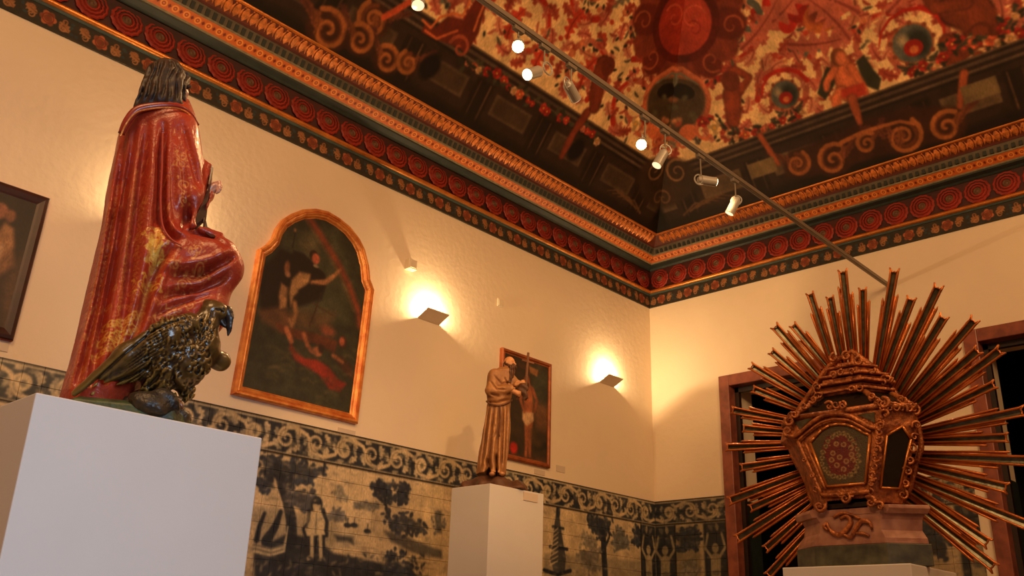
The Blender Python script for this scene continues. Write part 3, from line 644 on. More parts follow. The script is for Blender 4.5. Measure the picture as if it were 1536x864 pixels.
band('bead', [(.0, 5.685)]+[(.045+.022*math.cos(a), 5.708+.022*math.sin(a)) for a in np.linspace(-1.5, 1.5, 7)]+[(0, 5.731)], M['giltbright'], 'round gilt bead running along the cornice', 4)
redb = band('red', [(0, 5.731), (.03, 5.731), (.05, 5.99), (0, 5.99)], M['redfrieze'], 'dark red frieze of carved rosettes in the cornice', 5)
band('tl2', [(0, 5.99), (.06, 5.99), (.08, 6.01), (.135, 6.025), (.14, 6.04), (0, 6.04)], M['tealdark'], 'dark teal moulding above the red frieze', 6)
band('pl', [(0, 6.04), (.145, 6.04), (.155, 6.052), (0, 6.052)], M['paleline'], 'thin pale line above the teal moulding', 7)
GC = Cv(0, .8, 0, .1, .0035, (196, 100, 44))
for i in range(8):
    u = .05+.1*i; GC.ell((u, .05), .03, .032, (232, 150, 70)); GC.ell((u, .05), .016, .018, (150, 60, 36)); GC.ell((u, .05), .008, .008, (222, 140, 80))
    GC.poly([(u+.035, .05), (u+.05, .03), (u+.065, .05), (u+.05, .07)], (112, 40, 26))
gm = painted('painted_gilt_strip', GC, .45, .4); tile_u(gm)
strip_obj('gilt', True, .155, 6.052, .235, 6.105, .1, gm, 0, .8, 'gilt patterned moulding on the left wall cornice', 8, 0)
strip_obj('gilt', False, .155, 6.052, .235, 6.105, .1, gm, 0, .8, 'gilt patterned moulding on the end wall cornice', 9, 0)
band('pl2', [(0, 6.105), (.245, 6.105), (.25, 6.118), (0, 6.118)], M['paleline'], 'thin pale line below the dentils', 10)
dentb = band('dent', [(0, 6.118), (.25, 6.118), (.285, 6.19), (0, 6.19)], M['greystone'], 'grey dentil course of the cornice', 11)
band('dr', [(0, 6.19), (.29, 6.19), (.30, 6.205), (0, 6.205)], M['darkred'], 'dark red fillet above the dentils', 12)
leafb = band('leafb', [(0, 6.205), (.30, 6.205), (.415, 6.285), (0, 6.285)], M['leafground'], 'leaf moulding at the top of the cornice', 13)
band('top', [(0, 6.285), (.415, 6.285), (.435, 6.288), (.44, 6.30), (.44, 6.45), (0, 6.45)], M['giltbright'], 'thin gilt edge where the cornice meets the painted slopes', 14)
# rosettes: one relief, shared by every copy
b = MB(); prof = [(.132, 0), (.132, .006), (.122, .014), (.108, .014), (.104, .005), (.098, .005), (.090, .016), (.076, .016), (.072, .006), (.066, .006), (.058, .018), (.047, .018), (.043, .008)]
n_ = 14; V = []; 
for j, (r, h) in enumerate(prof):
    for k in range(n_*2):
        a = math.pi*k/n_; rr = r*(1+(.03 if k % 2 else -.03)*(1 if j < 9 else .3)); V.append((rr*math.cos(a), h, rr*math.sin(a)))
V.append((0, .008, 0)); N2 = n_*2
Fc = [(j*N2+k, j*N2+(k+1) % N2, (j+1)*N2+(k+1) % N2, (j+1)*N2+k) for j in range(len(prof)-1) for k in range(N2)]
b.add(V, Fc)
for i_ in range(len(b.m)):
    j = i_//N2; b.m[i_] = 1 if j in (3, 4, 7, 8) else 0
b.add([(.043*math.cos(a), .008, .043*math.sin(a)) for a in np.arange(12)*math.pi/6]+[(.03*math.cos(a), .02, .03*math.sin(a)) for a in np.arange(12)*math.pi/6]+[(.018*math.cos(a), .012, .018*math.sin(a)) for a in np.arange(12)*math.pi/6]+[(0, .02, 0)],
      [(i, (i+1) % 12, 12+(i+1) % 12, 12+i) for i in range(12)]+[(12+i, 12+(i+1) % 12, 24+(i+1) % 12, 24+i) for i in range(12)]+[(24+i, 24+(i+1) % 12, 36) for i in range(12)], 2)
rosme = b.mesh('rosette', [M['rosette'], M['rosedark'], M['rosecore']])
tilt = math.atan2(.02, .26)
ROSP = .282
for left, L in ((True, 12.2), (False, 9.0)):
    u = .2
    while u < L:
        # relief faces +y in its own mesh; turn it towards the room
        rz = math.pi if left else math.pi/2
        inst('rosette', rosme, redb, along(left, u, .040, 5.861), (tilt if left else 0, 0 if left else tilt*0, rz)); u += ROSP
# dentils
b = MB(); b.box((-.017, -.012, -.03), (.017, .012, .03)); dme = b.mesh('dentil', M['dentilgap']); b = MB()
for left, L in ((True, 8.6), (False, 5.2)):
    u = .32
    while u < L:
        inst('dentil', dme, dentb, along(left, u, .262, 6.148), (.45 if left else 0, 0 if left else 0, 0 if left else math.pi/2)); u += .068
# carved leaves of the top moulding, joined (too many to pick apart)
b = MB()
def leafgeo(left, u):
    ds, dz = .115, .08; ln = math.hypot(ds, dz); ns, nz = dz/ln, -ds/ln
    def P(du, t, h): s = .30+ds*t+ns*h; z = 6.205+dz*t+nz*h; return along(left, u+du, s, z)
    V = [P(0, .04, .002), P(-.026, .3, .002), P(-.032, .62, .004), P(-.012, .95, .002), P(0, .98, .012), P(.012, .95, .002), P(.032, .62, .004), P(.026, .3, .002), P(0, .35, .02), P(0, .7, .024)]
    b.add(V, [(0, 1, 8), (1, 2, 9, 8), (2, 3, 4, 9), (4, 5, 6, 9), (6, 7, 8, 9), (7, 0, 8)])
    V = [P(.034, .1, .002), P(.05, .5, .014), P(.034, .9, .002), P(.066, .5, .002)]; b.add(V, [(0, 1, 2), (0, 3, 1), (1, 3, 2)])
    V = [P(.034, .86, .0), P(.022, .93, .012), P(.034, 1.0, .0), P(.046, .93, .012)]; b.add(V, [(0, 1, 2, 3)])
for left, L in ((True, 12.0), (False, 8.7)):
    u = .46
    while u < L: leafgeo(left, u); u += .084
tag(b.build('carved_leaves', M['leafgold'], leafb), kind='stuff')
# ================================================================== TILED DADO
TC = (196, 176, 140); TB = (40, 46, 56); TM = (110, 106, 94)
DL = Cv(0, 9.4, 1.3, 3.0, .006, TC); DR = Cv(0, 4.0, 1.3, 3.0, .006, TC)
mDL = lambda px, py: (lambda h: (-h[0], h[2]))(hit(px, py, 1, 0)); mDR = lambda px, py: (lambda h: (-h[1], h[2]))(hit(px, py, 0, 0))
def frieze(c, u1, seed):
    q = random.Random(seed); c.poly([(-.1, 2.72), (u1, 2.72), (u1, 3.1), (-.1, 3.1)], TB)
    for k in range(int(u1*34)):
        x, y = q.uniform(0, u1), q.uniform(2.75, 2.96); c.leaf((x, y), q.random()*6.3, .08, .02, q.choice([TM, (140, 132, 110), (84, 86, 84)]), TB, 3, q.uniform(-.7, .7))
    u = .2; i = 0
    while u < u1:
        sg = 1 if i % 2 else -1; v = 2.855
        c.stroke([(u-.17, v+.07*sg), (u-.09, v+.1*sg), (u, v+.085*sg), (u+.1, v-.06*sg), (u+.17, v-.08*sg)], .035, TC, .03)
        c.spiral((u, v), .085, 1.35, 1.5 if sg > 0 else 4.6, TC, .036, .018, -sg, .15)
        c.spiral((u, v), .075, 1.2, 1.5 if sg > 0 else 4.6, TM, .008, .006, -sg, .15)
        for k in range(6):
            a = k*1.05+q.random(); c.leaf((u+.09*math.cos(a), v+.09*math.sin(a)), a+.9*sg, .085, .024, (200, 184, 150) if k % 2 else (164, 154, 130), TM, 3, .7*sg)
        c.leaf((u+.17, v+.02), 1.4, .1, .03, TC, TM, 3, -.5); c.leaf((u+.17, v-.02), -1.4, .1, .03, TC, TM, 3, .5)
        if i % 3 == 0: c.ell((u, v), .045, .055, (190, 174, 140)); c.ell((u, v), .02, .026, TM)
        u += .3; i += 1
    c.poly([(-.1, 2.968), (u1, 2.968), (u1, 2.985), (-.1, 2.985)], (186, 172, 140)); c.poly([(-.1, 2.986), (u1, 2.986), (u1, 3.1), (-.1, 3.1)], (30, 28, 30))
    c.poly([(-.1, 2.722), (u1, 2.722), (u1, 2.735), (-.1, 2.735)], (186, 172, 140)); c.stroke([(-.1, 2.716), (u1, 2.716)], .016, (30, 28, 30))
def blob_tree(c, m, pts, seed, n=40, col=TB, r=.045):
    """crown painted as clusters of dabs inside a polygon of pixels"""
    q = random.Random(seed); P = [m(*p) for p in pts]; P0 = np.array(P); lo, hi = P0.min(0), P0.max(0); k = 0
    cx, cy = P0.mean(0); c.poly([(cx+(x-cx)*.8, cy+(y-cy)*.8) for x, y in P], np.array(col)*.7+np.array(TM)*.3, soft=.03)
    while k < n:
        x, y = q.uniform(lo[0], hi[0]), q.uniform(lo[1], hi[1]); ins = False
        for i in range(len(P)):
            a, b_ = P[i], P[(i+1) % len(P)]
            if (a[1] > y) != (b_[1] > y) and x < (b_[0]-a[0])*(y-a[1])/(b_[1]-a[1])+a[0]: ins = not ins
        if ins or q.random() < .08:
            for j in range(3): c.ell((x+q.uniform(-r, r), y+q.uniform(-r, r)*.7), r*q.uniform(.35, .8), r*q.uniform(.25, .5), np.array(col)*(1+.5*q.random()), q.random()*3, a=.85)
            if q.random() < .4: c.ell((x+.02, y+.015), r*.4, r*.2, TM, a=.6)
        k += 1
for k in range(7): DL.stroke([(0, 2.68-.08*k), (9.4, 2.68-.08*k)], .09, (212-3*k, 194-3*k, 160-3*k), a=.35, soft=.08)
def hill(c, m, pts, col, a=.7, soft=.03): c.poly([m(*p) for p in pts], col, soft=soft, a=a)
# scene left of the small pedestal: lake, trees, standing figure
hill(DL, mDL, ((380, 760), (430, 765), (480, 780), (520, 790), (540, 815), (480, 830), (380, 815)), (150, 140, 118))
hill(DL, mDL, ((500, 764), (560, 768), (600, 775), (660, 800), (640, 830), (560, 806), (500, 800)), (180, 164, 134), .5)
hill(DL, mDL, ((380, 826), (430, 800), (470, 808), (500, 830), (560, 842), (600, 852), (640, 870), (640, 900), (380, 900)), TB, .95)
hill(DL, mDL, ((575, 796), (600, 802), (640, 818), (662, 826), (662, 838), (620, 830), (585, 812)), (60, 62, 66), .8)
for k in range(14): 
    a = (505+k*9, 812+k*2.5+(k % 3)*6); p_ = mDL(*a); DL.stroke([p_, (p_[0]-.25, p_[1]-.002)], .008, TM, a=.6)
hill(DL, mDL, ((500, 802), (528, 806), (530, 818), (520, 812), (505, 812)), (50, 52, 58), .9)
blob_tree(DL, mDL, ((384, 692), (400, 684), (440, 690), (475, 700), (495, 702), (488, 712), (470, 716), (462, 726), (440, 730), (420, 716), (400, 720), (404, 738), (386, 736)), 1, 90)
DL.stroke([mDL(*p) for p in ((414, 700), (422, 730), (430, 752), (436, 780), (436, 815))], .07, TB, .11); DL.stroke([mDL(*p) for p in ((430, 752), (434, 730), (436, 712))], .05, TB, .03)
DL.stroke([mDL(*p) for p in ((398, 812), (412, 790), (420, 768))], .09, TB, .04); DL.stroke([mDL(*p) for p in ((384, 810), (388, 790), (396, 770))], .05, TB, .03)
for k in range(4): DL.stroke([mDL(*p) for p in ((380, 818+3*k), (405, 824+3*k), (425, 818+3*k), (431, 790))], .025, (188, 172, 138) if k % 2 else TM, .01)
blob_tree(DL, mDL, ((430, 742), (460, 738), (474, 750), (470, 768), (440, 762)), 2, 36, (62, 64, 70)); blob_tree(DL, mDL, ((490, 768), (510, 762), (516, 784), (500, 786)), 3, 16, (80, 80, 80))
blob_tree(DL, mDL, ((498, 736), (512, 730), (524, 752), (500, 744)), 4, 14, TM, .03); blob_tree(DL, mDL, ((560, 722), (588, 722), (588, 748), (572, 752), (558, 740)), 5, 40)
blob_tree(DL, mDL, ((592, 732), (606, 726), (616, 738), (610, 756), (594, 750)), 6, 30); DL.stroke([mDL(*p) for p in ((576, 748), (579, 762), (580, 778))], .025, TB)
blob_tree(DL, mDL, ((576, 780), (600, 770), (622, 776), (640, 798), (600, 800), (578, 790)), 7, 50, (48, 52, 60)); blob_tree(DL, mDL, ((572, 838), (586, 826), (592, 842), (620, 848), (626, 864), (580, 864)), 8, 50)
blob_tree(DL, mDL, ((650, 764), (662, 762), (662, 805), (652, 800)), 9, 18, (80, 80, 80), .035)
for px in (534, 543, 554, 563): blob_tree(DL, mDL, ((px-5, 753), (px+5, 753), (px+5, 764), (px-5, 764)), px, 6, (88, 88, 84), .025)
for a in ((550, 797), (520, 788), (530, 788)):
    x, y = mDL(*a); DL.ell((x, y), .04, .02, TB); DL.stroke([(x, y), (x, y+.06)], .01, TB)
def man(c, m, px, py, h):
    """little standing figure: hat, coat, breeches"""
    P = lambda a, b: m(px+a*h, py+b*h)
    c.poly([P(-.15, .13), P(.13, .11), P(.2, .34), P(.19, .6), P(-.2, .62), P(-.25, .46), P(-.16, .34)], TB, soft=.01); c.stroke([P(-.05, .6), P(-.06, .98)], .07, TB); c.stroke([P(.08, .6), P(.08, 1.0)], .07, TB); c.ell(P(0, .06), .06, .07, TB)
    c.poly([P(-.1, .16), P(.09, .14), (P(.16, .34)), P(.14, .56), P(-.16, .58), P(-.2, .46), P(-.12, .34)], (196, 178, 142)); c.stroke([P(.1, .16), P(.17, .34), P(.15, .5)], .03, TB)
    c.stroke([P(-.13, .2), P(-.16, .44)], .018, TM); c.stroke([P(0, .2), P(-.02, .54)], .012, TM)
    c.stroke([P(-.08, .58), P(-.08, .92), P(-.14, .95)], .035, (188, 172, 138)); c.stroke([P(.06, .58), P(.07, .96)], .035, (188, 172, 138)); c.stroke([P(-.01, .6), P(0, .92)], .02, TB)
    x, y = P(0, .07); c.ell((x, y), .04, .05, (190, 172, 138)); c.stroke([P(-.08, .02), P(.08, .03)], .02, TB); c.ell(P(.03, .0), .03, .03, TB)
man(DL, mDL, 474, 752, 90)
for k in range(120):
    q = random.Random(k); a = (q.uniform(380, 640), q.uniform(832, 864)); x, y = mDL(*a); DL.ell((x, y), .03, .012, TM if q.random() < .25 else (52, 56, 66), q.random()*3, a=.6)
# right of the pedestal: fountain, dark tree
hill(DL, mDL, ((815, 830), (960, 842), (960, 880), (815, 880)), TM, .5)
P = lambda *a: [mDL(*p) for p in a]
DL.poly(P((830, 858), (846, 858), (848, 838), (844, 815), (840, 790), (837, 765), (834, 765), (830, 790), (828, 815), (824, 840)), (70, 72, 74)); DL.stroke(P((828, 790), (844, 793)), .03, TB); DL.stroke(P((824, 820), (850, 824)), .035, TB); DL.ell(mDL(836, 768), .035, .06, TB); DL.stroke(P((815, 855), (835, 862), (855, 856)), .04, TB)
for k in range(8): DL.stroke(P((836, 792+k*7), (828-k, 800+k*7)), .012, TC)
blob_tree(DL, mDL, ((874, 772), (900, 774), (920, 780), (914, 800), (900, 812), (882, 792)), 21, 70); DL.stroke(P((904, 800), (905, 830), (907, 866)), .09, TB, .1); DL.stroke(P((905, 824), (913, 806), (912, 790)), .04, TB, .02)
blob_tree(DL, mDL, ((872, 798), (892, 804), (896, 826), (876, 820)), 22, 22, TM); blob_tree(DL, mDL, ((926, 790), (938, 792), (940, 826), (922, 830), (918, 812)), 23, 30, (84, 86, 84)); blob_tree(DL, mDL, ((950, 792), (962, 790), (962, 820), (948, 818)), 24, 26); blob_tree(DL, mDL, ((866, 822), (902, 826), (896, 864), (868, 850)), 25, 40, (96, 92, 84))
# generic landscape further left and the strip behind the big pedestal
for k in range(9):
    u = 5.9+.4*k; blob_tree(DL, lambda a, b: (a, b), ((u-.2, 2.3), (u+.18, 2.3), (u+.2, 2.62), (u-.15, 2.65)), 40+k, 30); DL.stroke([(u, 1.9), (u, 2.4)], .05, TB)
    blob_tree(DL, lambda a, b: (a, b), ((u-.25, 1.6), (u+.25, 1.6), (u+.2, 1.95), (u-.2, 1.9)), 60+k, 30)
def caryatid(c, u, w=.30):
    c.poly([(u-w/2, 1.2), (u+w/2, 1.2), (u+w/2, 2.7), (u-w/2, 2.7)], (44, 48, 56)); T = (160, 148, 118)
    c.stroke([(u-.01, 2.02), (u, 2.3)], .12, T, .13); c.ell((u, 2.42), .045, .055, T)
    for s_ in (-1, 1):
        c.stroke([(u+s_*.05, 2.32), (u+s_*.13, 2.42), (u+s_*.09, 2.58)], .035, T, .03); c.stroke([(u+s_*.04, 2.05), (u+s_*.06, 1.8), (u+s_*.03, 1.55), (u+s_*.05, 1.3)], .06, T, .035)
    c.ell((u, 2.15), .05, .03, TM); c.poly([(u-.07, 2.03), (u+.07, 2.03), (u+.09, 1.9), (u-.09, 1.9)], TM); c.leaf((u-.03, 2.6), 1.8, .1, .03, TM); c.leaf((u+.03, 2.6), 1.3, .1, .03, T)
    c.stroke([(u-w/2, 1.2), (u-w/2, 2.7)], .015, (150, 140, 112)); c.stroke([(u+w/2, 1.2), (u+w/2, 2.7)], .015, (26, 26, 30))
frieze(DL, 9.5, 1); frieze(DR, 4.1, 2)
for u in (.16, 6.6): caryatid(DL, u)
DR.poly([(.3, 1.2), (.62, 1.2), (.62, 2.68), (.3, 2.68)], (150, 136, 106), soft=.03)
for u in (.14, .82, 2.7, 3.62): caryatid(DR, u)
blob_tree(DR, lambda a, b: (a, b), ((.32, 2.4), (.62, 2.4), (.62, 2.66), (.32, 2.66)), 31, 40); blob_tree(DR, lambda a, b: (a, b), ((.36, 2.0), (.58, 2.1), (.55, 2.36), (.36, 2.3)), 32, 26, TM)
blob_tree(DR, lambda a, b: (a, b), ((2.9, 2.2), (3.4, 2.2), (3.4, 2.66), (2.9, 2.66)), 33, 60); blob_tree(DR, lambda a, b: (a, b), ((2.9, 1.5), (3.4, 1.5), (3.4, 1.9), (2.9, 2.0)), 34, 50)
DL.stroke([(0, 1.62), (9.4, 1.62)], .02, TB)
DL.poly([(0, 1.2), (9.4, 1.2), (9.4, 1.6), (0, 1.6)], (150, 138, 110)); 
for i in range(32):
    DL.spiral((.15+.3*i, 1.48), .085, 1.3, 1.5, TB, .03, .012, 1 if i % 2 else -1)
for c_, u_ in ((DL, 9.4), (DR, 3.9)):
    q = random.Random(77)
    for k in range(int(u_*170)):
        x, y = q.uniform(0, u_), q.uniform(1.35, 2.70); c_.ell((x, y), q.uniform(.015, .04), q.uniform(.006, .014), q.choice([TM, TC, (150, 140, 116), (84, 88, 88)]), q.uniform(-.4, .4), a=.35, soft=.015)
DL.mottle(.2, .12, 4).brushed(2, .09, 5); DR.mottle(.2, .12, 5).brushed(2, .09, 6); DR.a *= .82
TM_L = painted('painted_tiles_left', DL, .32, .45, .05, 60, frame=(wall_left, 'X', -1)); TM_R = painted('painted_tiles_right', DR, .32, .45, .05, 60, frame=(wall_right, 'Y', -1))
TS = .14
b = MB(); h = TS/2-.0007; e = h-.0016
V = [(-h, 0, -h), (h, 0, -h), (h, 0, h), (-h, 0, h), (-h, -.006, -h), (h, -.006, -h), (h, -.006, h), (-h, -.006, h), (-e, -.009, -e), (e, -.009, -e), (e, -.009, e), (-e, -.009, e)]
b.add(V, [(0, 1, 5, 4), (1, 2, 6, 5), (2, 3, 7, 6), (3, 0, 4, 7), (4, 5, 9, 8), (5, 6, 10, 9), (6, 7, 11, 10), (7, 4, 8, 11), (8, 9, 10, 11)])
tmeL = b.mesh('tile', TM_L)
b2 = MB(); b2.add([(y, x, z) for x, y, z in V], b.f); tmeR = b2.mesh('tile', TM_R)
def in_view(c):
    d = np.array(c)-CAM; z = d@CF
    if z < .1: return False
    px, py = 768+F_PX*(d@CR)/z, 432-F_PX*(d@CU)/z
    return -12 < px < 1548 and -12 < py < 876 and not (45+(864-py)*-.1 < px < 385 and py > 625+.2*(px-230)+10)
q = random.Random(12)
for left, U0, U1, wall, tme, m in ((True, 0, 12.46, wall_left, tmeL, TM_L), (False, 0, 1.0, wall_right, tmeR, TM_R), (False, 2.56, 3.78, wall_right, tmeR, TM_R), (False, 5.55, 9.2, wall_right, tmeR, TM_R)):
    rest = MB(); cand = []
    for i in range(int((U1-U0)/TS+.001)):
        for j in range(21):
            u, z = U0+(i+.5)*TS, 3.0-(j+.5)*TS
            if z-TS/2 < 0: continue
            c = along(left, u, .0, z)
            cand.append((np.linalg.norm(np.array(c)-CAM) if in_view(c) and z > 1.3 else 1e3, i, j, c))
    cand.sort(); lim = 290 if left else 60
    for n_i, (d, i, j, c) in enumerate(cand):
        if d < 1e2 and n_i < lim:
            o = inst('tile', tme, wall, c, (q.uniform(-.006, .006), q.uniform(-.002, .002), q.uniform(-.006, .006))); o.location[1 if left else 0] -= q.uniform(.0, .0015)
        else: rest.add(np.array(V if left else [(y, x, z) for x, y, z in V])+np.array(c), b.f)
    if rest.n: tag(rest.build('tiling', m, wall), kind='stuff')

# ================================================================== PEDESTALS
def corners(a, c_, zt):
    A = hit(*a, 2, zt); C_ = hit(*c_, 2, zt); return A, C_
def pedestal(x0, x1, y0, y1, zt, label, card=None):
    t = thing('pedestal', label, 'pedestal', ((x0+x1)/2, (y0+y1)/2, 0), 'white exhibition pedestals'); hx, hy = (x1-x0)/2, (y1-y0)/2
    b = MB(); b.box((-hx, -hy, .05), (hx, hy, zt-.001)); b.build('body', M['white_paint'], t, bevel=.004)
    b = MB(); b.box((-hx+.02, -hy+.02, 0), (hx-.02, hy-.02, .05)); b.build('plinth', M['darkwood'], t)
    return t
P1 = (-8.686, -7.982, -3.978, -3.30, 1.90); P2Z = 2.40
A2 = hit(665, 729.5, 2, P2Z); B2 = hit(733, 725, 2, P2Z); C2 = hit(815.6, 741, 2, P2Z)
P2 = (B2[0], C2[0], C2[1], A2[1], P2Z)
A3 = hit(1176.8, 851.6, 2, 1.65); B3 = hit(1366, 844.4, 2, 1.65); P3 = (B3[0], B3[0]+.5, B3[1], A3[1], 1.65)
pedestal(*P1, 'large white pedestal in the foreground under the red robed statue')
ped2 = pedestal(*P2, 'white pedestal by the tiled wall under the carved wooden friar')
pedestal(*P3, 'low white pedestal under the gilded sunburst reliquary')

# ================================================================== LABEL CARDS, WALL BOXES, WALL LAMPS
def card(c, w, h, label):
    t = thing('label_card', label, 'label', c, None)
    b = MB(); b.box((-w/2, -.006, -h/2), (w/2, 0, h/2)); b.build('card', M['label'], t)
    return t
def wall_mid(*px): return np.mean([hit(a, b_, 1, 0) for a, b_ in px], 0)
c = wall_mid((508, 643), (531, 655)); card(c, .19, .06, 'small caption card below the arched painting')
c = wall_mid((801, 705), (817, 712)); card(c, .17, .05, 'small caption card below the painting behind the friar')
c = wall_mid((834, 700), (847, 707)); card(c, .15, .07, 'pale caption card on the wall right of the painting behind the friar')
c = hit(3, 520, 1, 0); card(c+np.array([-.06, 0, 0]), .2, .06, 'pale caption card below the painting at the left edge')
card(((P2[0]+.74*(P2[1]-P2[0])), P2[2], P2Z-.045), .16, .06, 'caption card on the front of the friar pedestal')
def wallbox(c, w, h, d, label):
    b = MB(); b.box((-w/2, -d, -h/2), (w/2, 0, h/2)); b.box((-w/2+.012, -d-.006, -h/2+.012), (w/2-.012, -d, h/2-.012))
    return tag(b.build('wall_box', M['wallbox'], None, loc=tuple(c), bevel=.004), label, 'sensor box')
wallbox(hit(613, 399, 1, 0), .1, .1, .07, 'small square sensor box on the wall above the lamp beside the arched painting')
wallbox(hit(750, 455, 1, 0), .09, .09, .012, 'flat blank cover plate on the wall between the two wall lamps')
def sconce(x, z, label):
    t = thing('wall_lamp', label, 'wall lamp', (x, 0, z), 'wall lamps along the cream wall')
    b = MB(); w = .143
    b.add([(-w, -.004, 0), (w, -.004, 0), (w, -.15, .075), (-w, -.15, .075), (-w, -.004, .01), (w, -.004, .01), (w, -.146, .085), (-w, -.146, .085)], [(0, 1, 2, 3), (4, 7, 6, 5), (0, 4, 5, 1), (1, 5, 6, 2), (2, 6, 7, 3), (3, 7, 4, 0)])
    b.build('shade_plate', M['plaster'], t, bevel=.002)
    b = MB(); b.box((-.07, -.03, .012), (.07, 0, .05)); b.build('mount', M['wallbox'], t)
    b = MB(); b.tube([(-.05, -.055, .062), (.05, -.055, .062)], .009, 10); b.build('halogen_tube', SCLAMP, t)
    for dx in (-.03, .03):
        l = light('sconce_glow', 'POINT', (dx, -.065, .085), SC_E, (1, .66, .32), shadow_soft_size=.012); l.parent = t
SCLAMP = mat('halogen', (255, 220, 160), .4, emis=25); SC_E = 21
sconce(-3.83, 4.27, 'tilted plate wall lamp glowing right of the arched painting')
sconce(-.945, 4.26, 'tilted plate wall lamp glowing near the room corner')
sconce(-6.73, 4.27, 'tilted plate wall lamp behind the red robed statue')

# ================================================================== PAINTINGS
def offset_loop(P, d):
    P = np.array(P, float); n = len(P); out = []
    area = .5*sum(P[i][0]*P[(i+1) % n][1]-P[(i+1) % n][0]*P[i][1] for i in range(n)); sg = 1 if area > 0 else -1
    for i in range(n):
        e0 = P[i]-P[i-1]; e1 = P[(i+1) % n]-P[i]; e0 /= np.linalg.norm(e0); e1 /= np.linalg.norm(e1)
        n0 = np.array([-e0[1], e0[0]])*sg; n1 = np.array([-e1[1], e1[0]])*sg; m = n0+n1; m /= max(.35, (m@n0)); out.append(P[i]+m*d)
    return np.array(out)
def painting(name, label, outline, prof, fm, cv, edge=None, rough=.55):
    """outline in (x, z) on the wall y=0; prof: (inset, projection) of the moulding"""
    P = np.array(outline); c = P.mean(0); t = thing(name, label, 'painting', (c[0], 0, P[:, 1].min()))
    o0 = np.array([c[0], P[:, 1].min()]); b = MB(); V = []; n = len(P)
    for d, h in prof:
        for x, z in offset_loop(P, d)-o0: V.append((x, -h, z))
    b.add(V, [(j*n+i, j*n+(i+1) % n, (j+1)*n+(i+1) % n, (j+1)*n+i) for j in range(len(prof)-1) for i in range(n)], 0)
    if edge is not None:
        for i in range(n): b.m[i] = 1
    b.build('frame', [fm] if edge is None else [fm, edge], t)
    b = MB(); Q = offset_loop(P, prof[-1][0]-.01)-o0; V = [(x, -prof[-1][1], z) for x, z in Q]+[(x, -.004, z) for x, z in Q]
    b.add(V, [tuple(range(n)), tuple(range(2*n-1, n-1, -1))]+[(i, (i+1) % n, n+(i+1) % n, n+i) for i in range(n)])
    m = painted(name+'_canvas', cv, rough, .5, .15, 60); me = b.mesh('canvas', m)
    uvmap(me, lambda C_: np.stack([(-(C_[:, 0]+o0[0])-cv.u0)/(cv.u1-cv.u0), (C_[:, 2]+o0[1]-cv.v0)/(cv.v1-cv.v0)], 1))
    o = bpy.data.objects.new('canvas', me); link(o, t); return t
PR = [(0, 0), (0, .045), (.012, .058), (.026, .058), (.034, .044), (.044, .05), (.056, .04), (.066, .036), (.078, .022), (.085, .018)]
out1 = [(lambda h_: (h_[0], h_[2]))(hit(a, b_, 1, 0)) for a, b_ in ((345, 592), (532, 637), (557, 437), (551, 421), (549, 400), (543, 376), (535, 360), (521, 342), (505, 329), (488, 319), (470, 315), (450, 316), (434, 322), (420, 331), (411, 344), (406, 358), (397, 368), (385, 375))]
C1 = Cv(4.5, 5.95, 3.0, 5.0, .005, (44, 46, 34))
def cloud(c, m, pts, col, soft=.06, a=.8): c.poly([m(*p) for p in pts], col, soft=soft, a=a)
W1 = mDL
C1.a *= (1+.25*(fbm(C1.h, C1.w, 30, rng)-.5))[..., None]
cloud(C1, W1, ((430, 355), (500, 345), (530, 400), (520, 480), (470, 500), (430, 470)), (70, 72, 52), .15, .7)
cloud(C1, W1, ((395, 400), (420, 375), (445, 385), (470, 400), (490, 420), (480, 450), (450, 460), (390, 470), (388, 430)), (22, 16, 13), .04, .95)
cloud(C1, W1, ((425, 465), (500, 470), (490, 500), (420, 490)), (98, 66, 42), .1, .6); cloud(C1, W1, ((385, 465), (420, 460), (440, 480), (420, 500), (390, 480)), (104, 66, 44), .06, .7)
C1.stroke([W1(*p) for p in ((458, 322), (480, 355), (505, 395), (522, 430), (535, 465), (538, 490))], .07, (142, 62, 38), .06, soft=.05, a=.8); C1.stroke([W1(*p) for p in ((452, 324), (474, 357), (499, 397), (516, 432), (529, 468))], .02, (120, 92, 54), .02, soft=.04, a=.6)
C1.ell(W1(463, 367), .1, .1, (92, 84, 58), soft=.08, a=.7)
# monk in black and white reaching right, rosary staff
C1.poly([W1(*p) for p in ((438, 376), (455, 382), (470, 398), (486, 412), (484, 424), (462, 428), (445, 415), (436, 395))], (26, 18, 15), soft=.02)
C1.poly([W1(*p) for p in ((448, 408), (464, 412), (462, 424), (450, 434), (438, 446), (434, 460), (432, 440), (436, 420))], (168, 128, 84), soft=.03); C1.poly([W1(*p) for p in ((420, 425), (430, 432), (428, 462), (418, 464), (416, 445))], (150, 110, 72), soft=.03)
C1.stroke([W1(*p) for p in ((468, 426), (486, 424), (500, 414), (508, 406))], .06, (160, 112, 72), .03, soft=.02); C1.poly([W1(*p) for p in ((446, 436), (468, 426), (486, 430), (470, 450), (452, 456))], (24, 17, 14), soft=.03)
C1.ell(W1(469, 384), .045, .05, (40, 24, 18)); C1.ell(W1(472, 389), .042, .05, (176, 92, 66), soft=.015); C1.ell(W1(472, 400), .03, .015, (150, 132, 104)); C1.ell(W1(429, 402), .03, .06, (132, 84, 56), soft=.02); C1.ell(W1(430, 412), .03, .03, (140, 100, 70), soft=.02)
C1.stroke([W1(*p) for p in ((437, 372), (440, 356), (441, 347))], .01, (20, 14, 12)); C1.ell(W1(441, 346), .012, .02, (130, 90, 60))
C1.stroke([W1(*p) for p in ((440, 455), (442, 470), (436, 490), (432, 480))], .05, (146, 104, 66), .03, soft=.03)
